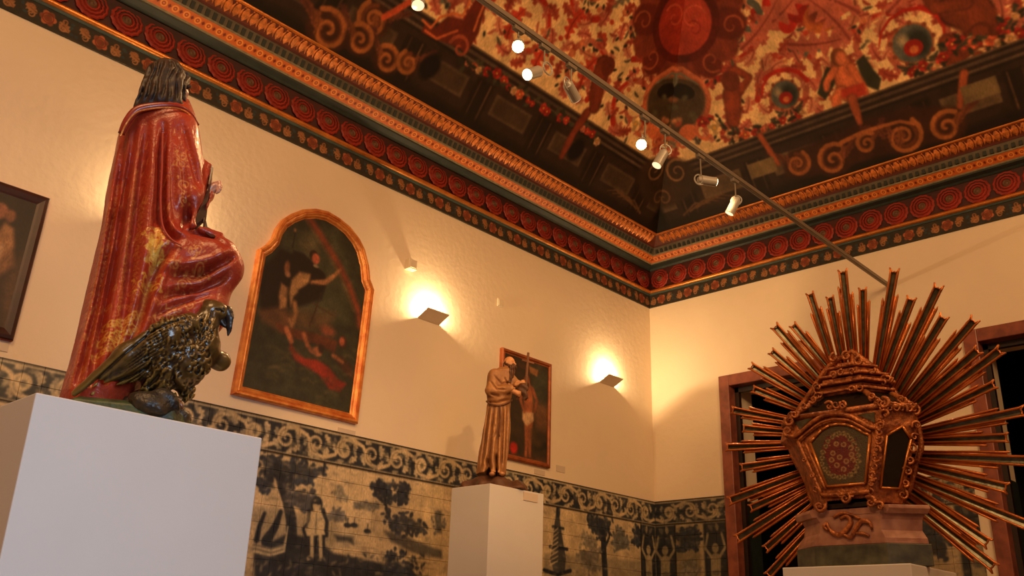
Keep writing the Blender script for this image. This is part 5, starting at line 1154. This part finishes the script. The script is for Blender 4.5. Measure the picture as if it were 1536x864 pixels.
put('beak', s.mesh('beak', mat('beak_horn', (34, 24, 18), .4, coat=.1)), eagle)
for g in (-1, 1):
    b = MB(); b.ball(E_(335, 463, D0+g*.024), .006); b.build('eye', M['black'], eagle, smooth=True)
b = MB()
for cx_, cy_, dd in ((228, 606, D0-.02), (251, 604, D0)):
    o = E_(cx_, cy_, dd)
    for an in (-.7, 0, .7, 3.1):
        t1 = o+np.array([math.cos(an)*.035, -abs(math.cos(an))*.012+math.sin(an)*.03-.008, .0]); t2 = t1+np.array([math.cos(an)*.012, -.006, -.02]); b.tube([o, (o+t1)/2+[0, 0, .008], t1, t2], [.011, .010, .008, .002], 8)
b.build('talons', mat('talon_paint', (120, 66, 34), .35, coat=.4), eagle, smooth=True)

# ================================================================== CARVED FRIAR
F2 = Frame(((P2[0]+P2[1])/2, (P2[2]+P2[3])/2, P2[4])); A = F2.L
friar = thing('carved_friar_statue', 'bare wood statue of a bearded friar holding a cross on the middle pedestal', 'statue', M4=F2.M)
s = Sdf(A(700, 722, -.22), A(800, 545, .2), .006)
SIL = [(556, 740, 768), (562, 733, 770), (575, 730, 771), (590, 730, 768), (603, 732, 766), (612, 730, 766), (630, 727, 766), (660, 722, 765), (690, 717, 761), (712, 714, 759)]
lz = np.array([A(a, y)[[0, 2]] for y, a, b_ in SIL])[::-1]; rz_ = np.array([A(b_, y)[[0, 2]] for y, a, b_ in SIL])[::-1]; Z1 = s.Z[0, 0]
xl = np.interp(Z1, lz[:, 1], lz[:, 0]); xr = np.interp(Z1, rz_[:, 1], rz_[:, 0]); a_ = (xr-xl)/2; c_ = (xr+xl)/2
bd = np.interp(Z1, [lz[0, 1], lz[5, 1], lz[-1, 1]], [.14, .085, .05]); d = (np.sqrt(((s.X-c_)/a_)**2+(s.Y/bd)**2)-1)*np.minimum(a_, bd)*.95
s.F = np.maximum(np.maximum(d, s.Z-lz[-1, 1]), lz[0, 1]-s.Z).astype(np.float32)
s.add(s.cone(A(742, 562, -.02), A(737, 585, -.05), .05, .048), .02); s.add(s.cone(A(737, 587, -.06), A(766, 583, -.08), .042, .028), .02)
s.add(s.cone(A(764, 566, .03), A(776, 576, -.02), .035, .026), .02); s.add(s.cone(A(752, 560, 0), A(762, 556, 0), .05, .04), .02)
def G(pts, w, amp, y1=.06): s.crease([A(*p) for p in pts], w, amp, y1)
G(((731, 604), (745, 607), (766, 600)), .010, .020, .3)
for x0, x1, am in ((734, 722, .016), (741, 732, .020), (748, 744, .014), (755, 752, .018), (761, 757, .012)): G(((x0, 612), ((x0+x1)/2, 660), (x1, 706)), .009, am)
for x0, x1 in ((737, 727), (745, 738), (752, 748), (758, 755)): G(((x0, 612), ((x0+x1)/2, 660), (x1, 706)), .009, -.008)
G(((731, 690), (734, 705), (730, 714)), .016, .05); G(((744, 684), (745, 712)), .010, .05); G(((742, 640), (744, 652), (740, 662)), .010, .014)
G(((735, 575), (745, 588), (760, 589)), .008, .014); G(((740, 565), (752, 578), (768, 574)), .008, .012); G(((734, 594), (750, 598)), .008, .012); G(((756, 568), (762, 580)), .007, .01)
vnoise(s, 70, 11, .003)
habit = put('habit', s.mesh('habit', M['wood']), friar)
s = Sdf(A(748, 580, -.09), A(782, 528, .09), .0032); H = A(764, 545, -.005); fd = np.array([.86, -.5, -.08]); fd /= np.linalg.norm(fd); fs = np.array([.5, .86, 0])
s.add(s.ell(H, (.045, .046, .055)), .01); s.add(s.cone(H, H+fd*.018+[0, 0, -.025], .04, .028), .01); s.add(s.cone(H+fd*.042+[0, 0, .006], H+fd*.056+[0, 0, -.010], .005, .008), .006)
s.add(s.cone(H+[0, 0, -.02], A(757, 566, 0), .03, .034), .01)
for g in (-1, 1):
    e = H+fd*.038+fs*g*.016+np.array([0, 0, .004]); s.cut(s.ell(e+fd*.006, (.010, .010, .007)), .006); s.add(s.ell(e, (.006, .006, .005)), .002); s.add(s.cone(e+[0, 0, .010]-fs*.010, e+[0, 0, .010]+fs*.010, .004, .004), .004)
    s.add(s.ell(H+fs*g*.044+[0, 0, -.004], (.009, .009, .014)), .004)
s.add(s.ell(H+fd*.043+[0, 0, -.024], (.006, .009, .004)), .003); head = put('head', s.mesh('head', M['woodface']), friar)
s = Sdf(A(746, 590, -.11), A(782, 540, .09), .0034); B0 = H+fd*.03+np.array([0, 0, -.036])
s.add(s.ell(B0, (.026, .026, .026)), .01); s.add(s.cone(B0, A(764, 572, -.03), .034, .022), .02); s.add(s.cone(H+fs*-.036+[0, 0, -.016], B0, .016, .022), .015); s.add(s.cone(H+fs*.036+[0, 0, -.016], B0, .016, .022), .015)
s.add(s.cone(H-fd*.030+[0, 0, -.012], H-fd*.012-fs*.032+[0, 0, -.006], .022, .016), .01); s.add(s.cone(H-fd*.030+[0, 0, -.012], H-fd*.012+fs*.032+[0, 0, -.006], .022, .016), .01)
for k in range(10): s.crease([A(752+2.4*k, 548), A(754+2.2*k+2*math.sin(k), 560), A(756+1.6*k, 576)], .003, .006)
vnoise(s, 160, 12, .003); put('beard', s.mesh('beard', M['wooddark']), friar)
# hands and what they hold
def hand(name, w, k, sc, m, parent, curl):
    s = Sdf(np.minimum(w, k)-.05*sc, np.maximum(w, k)+.06*sc, .0026); dv = (k-w)/np.linalg.norm(k-w); sd = np.cross(dv, [0, 1, 0]); sd /= np.linalg.norm(sd); nn = np.array(curl, float)
    s.add(s.cone(w, k, .015*sc, .018*sc), .006)
    for i in range(4):
        k0 = k+sd*(i-1.5)*.0095*sc; l = (.85, 1, .95, .75)[i]*sc; k1 = k0+dv*.016*l+nn*.003; k2 = k1+dv*.006*l+nn*.013*l; k3 = k2-dv*.006*l+nn*.008*l
        s.add(s.cone(k0, k1, .0062*sc, .0056*sc), .001); s.add(s.cone(k1, k2, .0056*sc, .005*sc), .001); s.add(s.cone(k2, k3, .005*sc, .004*sc), .001)
    t0 = w+sd*.014*sc+dv*.008; t1 = t0+dv*.014*sc+sd*.008*sc; t2 = t1+dv*.010*sc+nn*.008*sc; s.add(s.cone(t0, t1, .0075*sc, .0065*sc), .003); s.add(s.cone(t1, t2, .0062*sc, .005*sc), .001)
    return put(name, s.mesh(name, m), parent)
hand('hand', A(774, 577, -.03), A(784, 574, -.035), 1.15, M['woodface'], friar, (0, .9, -.3)); hand('hand', A(764, 584, -.085), A(777, 590, -.075), 1.15, M['woodface'], friar, (0, .9, .3))
s = Sdf(A(768, 604, -.12), A(800, 562, .04), .0036); s.add(s.ell(A(785, 583, -.05), (.040, .036, .045)), .01); s.add(s.cone(A(785, 583, -.05), A(788, 596, -.05), .032, .020), .01); s.add(s.cone(A(779, 590, -.06), A(776, 598, -.05), .014, .01), .01)
vnoise(s, 110, 13, .008); put('held_bundle', s.mesh('held_bundle', M['wooddark']), friar)
b = MB(); b.tube([A(788, 600, -.03), A(790, 560, -.03), A(792.5, 529, -.03)], [.011, .011, .010], 8); b.tube([A(783, 540.5, -.03), A(801, 545.5, -.03)], .009, 8); b.build('cross', M['wooddark'], friar)
b = MB(); b.tube(smoothline([A(730, 602, -.02), A(736, 606, -.09), A(750, 608, -.1), A(763, 603, -.07), A(768, 600, 0.)]), .008, 8); b.tube(smoothline([A(750, 608, -.1), A(751, 630, -.11), A(749, 655, -.125)]), .006, 8); b.build('rope_belt', M['wooddark'], friar, smooth=True)
s = Sdf((-.30, -.20, .0), (.30, .2, .13), .007)
s.add(s.ell((-.02, 0, .01), (.27, .17, .075)), .02); s.add(s.ell((-.04, 0, .06), (.15, .12, .05)), .03); vnoise(s, 45, 14, .009); s.F = np.maximum(s.F, .001-s.Z)
put('rocky_base', s.mesh('rocky_base', M['wooddark']), friar)
for px, dep in ((738, -.12), (753, -.13)):
    b = MB(); b.ball(A(px, 711, dep), (.022, .045, .016)); b.build('foot', M['woodface'], friar, smooth=True)
# ================================================================== SUNBURST RELIQUARY
class PFrame(Frame):
    """frame on the upright plane x = const: X towards -y (right in view), Y deeper (+x), Z up"""
    def __init__(s, c):
        s.c = np.array(c, float); s.d = np.array([1., 0, 0]); s.r = np.array([0, -1., 0])
        s.M = Matrix(((0, 1, 0, c[0]), (-1, 0, 0, c[1]), (0, 0, 1, c[2]), (0, 0, 0, 1)))
F3 = PFrame((P3[0]+.07, (P3[2]+P3[3])/2, P3[4])); A = lambda px, py, dep=0.: F3.L(px, py, dep)
rel_ = thing('sunburst_reliquary', 'gilded reliquary case with a huge sunburst of mirrored rays', 'reliquary', M4=F3.M)
def q3(px, py, d=0.): return tuple(A(px, py, d))
def hexsec(a, b_, r, w=.20):
    """plan section: front a..b at Y=0, right corner r (pixel, measured at depth .11)"""
    xa, xb = A(*a)[0], A(*b_)[0]; z = (A(*a)[2]+A(*b_)[2])/2; xr = A(*r, .11)[0]; xl = xa-(xr-xb)
    return [(xa, 0, z), (xb, 0, z), (xr, .11, z), (xb, .22, z), (xa, .22, z), (xl, .11, z)]
secs = [hexsec((1232, 757), (1308, 755), (1354, 752)), hexsec((1230, 744), (1308, 742), (1356, 744)), hexsec((1200, 662), (1320, 652), (1374, 650)), hexsec((1184, 650), (1324, 642), (1377, 640)), hexsec((1186, 624), (1326, 612), (1374, 616))]
b = MB(); V = sum(secs, []); b.add(V, [(i*6+k, i*6+(k+1) % 6, (i+1)*6+(k+1) % 6, (i+1)*6+k) for i in range(len(secs)-1) for k in range(6)]+[tuple(range(5, -1, -1)), tuple(len(V)-6+k for k in range(6))])
b.build('case', M['relgold'], rel_, bevel=.004)
rsec = [secs[-1], hexsec((1228, 588), (1286, 582), (1325, 584))]
V = sum(rsec, []); b = MB(); V = [(x, y+(.05 if i > 5 else 0), z) for i, (x, y, z) in enumerate(V)]
b.add(V, [(k, (k+1) % 6, 6+(k+1) % 6, 6+k) for k in range(6)]+[tuple(range(6, 12))]); b.build('roof', M['reldark'], rel_)
RV = V
b = MB()
for k in range(6):
    b.tube([RV[k], RV[6+k]], .013, 8); b.tube([RV[k], RV[(k+1) % 6]], .014, 8); b.tube([RV[6+k], RV[6+(k+1) % 6]], .012, 8)
b.build('roof_ribs', M['relgold'], rel_, smooth=True)
# stacked cornices and finial of the roof
b = MB(); top = RV[6:12]; cx, cy = np.mean([v[0] for v in top]), np.mean([v[1] for v in top]); zt = top[0][2]
for h, sc, th in ((0, 1.22, .012), (.016, 1.05, .016), (.036, 1.25, .012), (.052, 1.0, .018), (.074, 1.12, .010), (.088, .72, .030), (.12, .8, .010), (.132, .45, .02)):
    P_ = [(cx+(v[0]-cx)*sc, cy+(v[1]-cy)*sc) for v in top]; b.add([(x, y, zt+h) for x, y in P_]+[(x, y, zt+h+th) for x, y in P_], [(k, (k+1) % 6, 6+(k+1) % 6, 6+k) for k in range(6)]+[tuple(range(5, -1, -1)), tuple(range(6, 12))])
b.build('crown_mouldings', M['relgold'], rel_, bevel=.003)
def curl(b, o, r, sg=1, a0=0, w=.008, plane='front', n=16, lift=.012):
    P_ = []
    for i in range(n):
        t = i/(n-1); a = a0+sg*t*7.2; rr = r*(1-.78*t); x, z = rr*math.cos(a), rr*math.sin(a)
        P_.append((o[0]+x, o[1]-lift-.004*math.sin(t*3), o[2]+z) if plane == 'front' else (o[0]+x*.72, o[1]+x*.7-lift*.6, o[2]+z))
    b.tube(P_, [w*(1-.55*i/(n-1)) for i in range(n)], 7)
def strip(b, pts, w, dep=-.012, n=5): b.tube(smoothline([A(*p, dep) if len(p) == 2 else A(*p) for p in pts], n), w, 8)
# pentagonal front: painted relic panel under glass with mouldings
pent = [(1215, 664), (1222, 656), (1232, 645), (1244, 638), (1257, 636), (1270, 637), (1284, 642), (1295, 649), (1305, 653), (1298, 725), (1240, 730)]
b = MB(); V = [q3(*p, -.004) for p in pent]; n = len(V); b.add(V+[(x, .01, z) for x, y, z in V], [tuple(range(n)), tuple(range(2*n-1, n-1, -1))]+[(i, (i+1) % n, n+(i+1) % n, n+i) for i in range(n)])
xs = [v[0] for v in V]; zs = [v[2] for v in V]; RP = Cv(min(xs)-.01, max(xs)+.01, min(zs)-.01, max(zs)+.01, .0015, (70, 58, 34)); mr = lambda px, py: tuple(A(px, py)[[0, 2]])
q = random.Random(5); RP.a *= (1+.3*(fbm(RP.h, RP.w, 20, rng)-.5))[..., None]
RP.poly([mr(*p) for p in ((1234, 672), (1240, 656), (1252, 650), (1268, 652), (1284, 660), (1288, 676), (1284, 708), (1276, 714), (1248, 712))], (98, 22, 20), soft=.006)
for k in range(46):
    a = k*.273; x, y = mr(1261+27*math.cos(a)*(1-.2*math.sin(a)), 683-33*math.sin(a)); RP.flower((x+q.uniform(-.004, .004), y), .011, (128, 106, 62), (60, 44, 26))
for px, py in ((1255, 666), (1266, 667), (1277, 672), (1250, 680), (1260, 686), (1270, 692), (1280, 690), (1256, 698), (1266, 704), (1278, 682), (1248, 690)):
    x, y = mr(px, py); RP.ell((x, y), .013, .012, (150, 118, 74), soft=.004); RP.ell((x, y), .006, .006, (110, 50, 34), soft=.003)
for k in range(40): x, y = mr(q.uniform(1236, 1288), q.uniform(652, 716)); RP.ell((x, y), .004, .0025, q.choice(((160, 130, 80), (60, 16, 16))), q.random()*3)
rp = painted('relic_panel_paint', RP, .35, .5, .3, 200, coat=.3); me = b.mesh('relic_panel', rp); uvmap(me, lambda C_: np.stack([(C_[:, 0]-RP.u0)/(RP.u1-RP.u0), (C_[:, 2]-RP.v0)/(RP.v1-RP.v0)], 1)); put('relic_panel', me, rel_)
def frame_obj(name, loops, parent=rel_, m='relgold'):
    b = MB()
    for pts, w, dep, cl in loops:
        P_ = [A(*p, dep) for p in pts]
        if cl:
            for i in range(len(P_)): b.tube([P_[i], P_[(i+1) % len(P_)]], w, 6)
        else: b.tube(smoothline(P_, 4), w, 8)
    return b.build(name, M[m], parent, smooth=True)
frame_obj('panel_frame', [(pent, .006, -.008, True)], m='giltbright')
frame_obj('panel_moulding', [(((1180, 654), (1192, 654), (1206, 644), (1220, 632), (1236, 624), (1256, 621), (1274, 624), (1290, 632), (1304, 640), (1319, 642)), .010, -.012, False), (((1198, 660), (1212, 648), (1228, 636), (1244, 630), (1258, 629), (1274, 631), (1290, 639), (1306, 648)), .006, -.014, False),
    (((1197, 662), (1216, 704), (1233, 743)), .009, -.012, False), (((1208, 664), (1224, 702), (1238, 734)), .006, -.014, False), (((1233, 743), (1270, 741), (1305, 737)), .011, -.014, False), (((1305, 737), (1312, 690), (1317, 646)), .010, -.012, False), (((1306, 728), (1310, 690), (1313, 655)), .006, -.014, False)])
for p0, p1, p2 in (((1192, 634), (1222, 624), (1200, 644)), ((1312, 618), (1286, 622), (1312, 634))): b = MB(); b.add([q3(*p0, -.006), q3(*p1, -.006), q3(*p2, -.006), q3(*p0, .0), q3(*p1, .0), q3(*p2, .0)], [(0, 1, 2), (5, 4, 3), (0, 3, 4, 1), (1, 4, 5, 2), (2, 5, 3, 0)]); b.build('spandrel_mirror', M['mirror'], rel_)
# right side window
def side(px, py, t): # t 0..1 along the side facet at that pixel
    return None
b = MB(); s2, s3 = secs[1], secs[3]
def facet(u, v, off=0.):
    p0 = np.array(s2[1])*(1-u)+np.array(s2[2])*u; p1 = np.array(s3[1])*(1-u)+np.array(s3[2])*u; n_ = np.array([.72, -.70, 0]); return p0*(1-v)+p1*v+n_*off
W_ = [(.22, .08), (.80, .08), (.86, .80), (.55, .98), (.16, .84)]; V = [facet(u, v, .004) for u, v in W_]+[facet(u, v, -.01) for u, v in W_]
b.add(V, [(4, 3, 2, 1, 0), (0, 1, 6, 5), (1, 2, 7, 6), (2, 3, 8, 7), (3, 4, 9, 8), (4, 0, 5, 9)]); b.build('side_window', M['reldark'], rel_)
b = MB()
for i in range(5): b.tube([facet(*W_[i], .007), facet(*W_[(i+1) % 5], .007)], .005, 6)
b.build('side_frame', M['giltbright'], rel_, smooth=True)
# scrolled corner mounts: curls of gilt wood
b = MB(); q = random.Random(9)
for k in range(9):
    t = k/8; p = np.array(secs[3][1])*(1-t)+np.array(secs[1][1])*t; curl(b, p+[.002, -.004, 0], .020-.004*(k % 2), 1 if k % 2 else -1, q.random()*6, .006); b.ball(p+[.006, -.016, .012], .008, seg=8, rings=5)
for k in range(7):
    t = k/6; p = np.array(secs[3][2])*(1-t)+np.array(secs[1][2])*t; curl(b, p+[0, -.004, 0], .022-.005*(k % 2), 1 if k % 2 else -1, q.random()*6, .006, 'side')
for k in range(6):
    t = k/5; p = np.array(secs[4][1])*(1-t)+np.array(secs[4][2])*t; curl(b, p+[0, -.004, -.01], .024, 1 if k % 2 else -1, q.random()*6, .007, 'side')
for px, py, r in ((1187, 632, .026), (1184, 648, .022), (1194, 622, .02), (1328, 606, .026), (1330, 622, .024), (1324, 640, .022), (1246, 610, .022), (1256, 608, .02), (1266, 609, .018), (1208, 690, .012), (1220, 714, .013), (1226, 734, .014), (1270, 748, .024), (1262, 742, .012), (1280, 741, .012), (1232, 760, .026), (1308, 754, .026), (1322, 760, .02)):
    curl(b, q3(px, py, -.006), r, 1 if px % 2 else -1, q.random()*6, r*.34); b.ball(q3(px, py, -.016), r*.32, seg=8, rings=5)
tag(b.build('scroll_mounts', M['relgold'], rel_, smooth=True), kind='stuff')
b = MB(); q = random.Random(10)
for k in range(30):
    v = RV[6+k % 6]; w = RV[6+(k+1) % 6]; t = q.random(); p = np.array(v)*(1-t)+np.array(w)*t; h = q.choice((.0, .03, .05, .08))
    curl(b, (cx+(p[0]-cx)*1.12, cy+(p[1]-cy)*1.12-.004, p[2]+h), q.uniform(.012, .02), q.choice((1, -1)), q.random()*6, .006)
for k in range(26):
    i = k % 6; t = q.random(); p = np.array(RV[i])*(1-t)+np.array(RV[6+i])*t; curl(b, p+[0, -.008, .004], q.uniform(.012, .02), q.choice((1, -1)), q.random()*6, .0055)
for p in ((1253, 538), (1272, 535), (1291, 543)): curl(b, q3(*p, .04), .022, 1, 1.5, .008); b.ball(q3(*p, .03), .010)
tag(b.build('crest_scrolls', M['relgold'], rel_, smooth=True), kind='stuff')
# feet between case and plinth, marbled plinth
def hexblock(name, lv, m):
    """lv: list of (front-left px, front-right px, right-corner px)"""
    S_ = [hexsec(*l) for l in lv]; V = sum(S_, []); b = MB(); b.add(V, [(i*6+k, i*6+(k+1) % 6, (i+1)*6+(k+1) % 6, (i+1)*6+k) for i in range(len(S_)-1) for k in range(6)]+[tuple(range(5, -1, -1)), tuple(len(V)-6+k for k in range(6))]); return b.build(name, m, rel_, bevel=.002)
zb = 0.0
hexblock('dark_neck', [((1240, 766), (1302, 762), (1340, 762)), ((1240, 750), (1302, 747), (1340, 748))], M['reldark'])
hexblock('plinth_cornice', [((1218, 776), (1330, 771), (1392, 772)), ((1214, 768), (1334, 763), (1396, 764)), ((1216, 763), (1332, 758), (1394, 759))], M['relpink'])
hexblock('marbled_plinth', [((1222, 820), (1328, 814), (1394, 816)), ((1222, 812), (1328, 806), (1392, 808)), ((1229, 800), (1322, 795), (1384, 796)), ((1230, 784), (1322, 779), (1384, 780)), ((1224, 774), (1326, 769), (1388, 770))], M['relpink'])
zf = A(1270, 849)[2]
lo = hexsec((1222, 820), (1330, 814), (1398, 816)); S_ = [[(x, y, 0.0) for x, y, z in lo], lo]; b = MB(); V = sum(S_, []); b.add(V, [(k, (k+1) % 6, 6+(k+1) % 6, 6+k) for k in range(6)]+[tuple(range(5, -1, -1)), tuple(range(6, 12))]); b.build('green_marbled_step', M['relgreen'], rel_, bevel=.003)
b = MB()
for pts, w in ((((1240, 784), (1246, 796), (1258, 802), (1270, 794), (1276, 782), (1270, 774), (1260, 778)), .011), (((1262, 800), (1276, 806), (1282, 796), (1292, 782), (1304, 784), (1308, 794)), .010), (((1250, 776), (1262, 770), (1276, 772), (1290, 778)), .008), (((1282, 800), (1294, 800), (1304, 804)), .007), (((1240, 784), (1236, 790), (1242, 796)), .008)):
    P_ = smoothline([A(*p, -.006) for p in pts], 5); b.tube(P_, [w*(.5+.5*math.sin(math.pi*(i+1)/(len(P_)+1))) for i in range(len(P_))], 8)
b.build('plinth_ornament', M['relgold'], rel_, smooth=True)
# rays: channels of old mirror between gilt rails, tips notched
RAYS = [(335, 25, 362, 262), (390, 75, 393, 270), (478, 22, 425, 318), (525, 100, 440, 330), (600, 66, 462, 360), (615, 150, 478, 375), (700, 158, 498, 395), (710, 243, 515, 410), (772, 243, 530, 425), (755, 338, 540, 440), (835, 412, 550, 470), (790, 485, 550, 493), (852, 550, 545, 535), (790, 625, 530, 560), (852, 730, 525, 595), (738, 778, 515, 625), (755, 845, 508, 650),
        (245, 88, 305, 275), (300, 98, 332, 262), (147, 178, 280, 330), (197, 175, 300, 300), (138, 248, 258, 350), (82, 288, 240, 380), (88, 352, 220, 405), (30, 410, 195, 440), (62, 460, 185, 470), (15, 512, 190, 505), (55, 568, 225, 540), (22, 660, 235, 580), (80, 680, 245, 605), (42, 765, 255, 630), (122, 792, 265, 665), (128, 866, 270, 710)]
RD = .235
rail_m = mat('ray_gilt_rail', (216, 128, 62), .3, metal=.6, bump=.15, bscale=80, col2=(176, 98, 46), vscale=16)
for i, (tx, ty, ix, iy) in enumerate(RAYS):
    tp = A(1080+tx*.549, 390+ty*.549, RD-.02); ip = A(1080+ix*.549, 390+iy*.549, RD+.01); ip = ip+(ip-tp)*.14; e = tp-ip; L = np.linalg.norm(e); e /= L
    sd = np.cross(e, [0, 1, 0]); sd /= np.linalg.norm(sd); nn = np.cross(sd, e); nn *= -1 if nn[1] > 0 else 1   # nn towards the viewer side (-Y)
    w = .021 if L > .42 else .018
    b = MB(); T = lambda u, v, h: ip+e*u+sd*v+nn*h
    # inner rails to the tip with flared prongs, outer rails stopping short
    for g in (-1, 1):
        b.tube([T(0, g*w*.45, 0), T(L*.96, g*w*.80, 0), T(L*1.0, g*w*1.15, .004)], [.0045, .0055, .002], 5)
        e2 = L*(.80+.05*math.sin(i*2.1+g)); b.tube([T(0, g*w*.9, -.006), T(e2*.97, g*w*1.55, -.006), T(e2, g*w*1.6, -.004)], [.004, .0055, .001], 5)
        b.add([T(0, g*w*.5, -.003), T(e2*.98, g*w*.85, -.003), T(e2*.95, g*w*1.5, -.008), T(0, g*w*.9, -.008)]+[T(0, g*w*.5, -.010), T(e2*.98, g*w*.85, -.010), T(e2*.95, g*w*1.5, -.014), T(0, g*w*.9, -.014)], [(0, 1, 2, 3), (7, 6, 5, 4), (0, 4, 5, 1), (1, 5, 6, 2), (2, 6, 7, 3), (3, 7, 4, 0)])
    b.tube([T(L*1.0, -w*1.1, .003), T(L*.965, -w*.5, 0), T(L*.972, 0, 0), T(L*.965, w*.5, 0), T(L*1.0, w*1.1, .003)], .004, 5)
    ro = b.build('ray', rail_m, rel_, smooth=True)
    b = MB(); b.add([T(.0, -w*.45, -.004), T(.0, 0, -.010), T(.0, w*.45, -.004), T(L*.965, w*.8, -.004), T(L*.97, 0, -.010), T(L*.965, -w*.8, -.004), T(.0, -w*.45, -.014), T(0, w*.45, -.014), T(L*.965, w*.8, -.014), T(L*.965, -w*.8, -.014)],
        [(0, 1, 4, 5), (1, 2, 3, 4), (6, 9, 8, 7), (0, 5, 9, 6), (2, 7, 8, 3), (3, 8, 9, 5, 4), (0, 6, 7, 2, 1)])
    b.build('mirror_strip', M['mirror'], ro)
b = MB(); el = [A(1080+x*.549, 390+y*.549, RD+.012) for x, y in ((362, 250), (425, 300), (480, 365), (530, 430), (550, 500), (535, 560), (512, 640), (440, 690), (350, 700), (262, 670), (235, 600), (195, 520), (200, 440), (250, 360), (300, 290))]
ell_ = smoothline(el+el[:1], 4)[:-1]; b.tube(ell_, .014, 8, closed=True); ctr = np.mean(el, 0)
for k in range(0, 15, 3): b.tube([el[k], ctr], .010, 6)
b.build('ray_ring', M['relgold'], rel_, smooth=True)
b = MB(); b.tube([ctr, (ctr[0], RD+.0, .02)], .014, 8); b.build('ray_post', M['darkwood'], rel_)
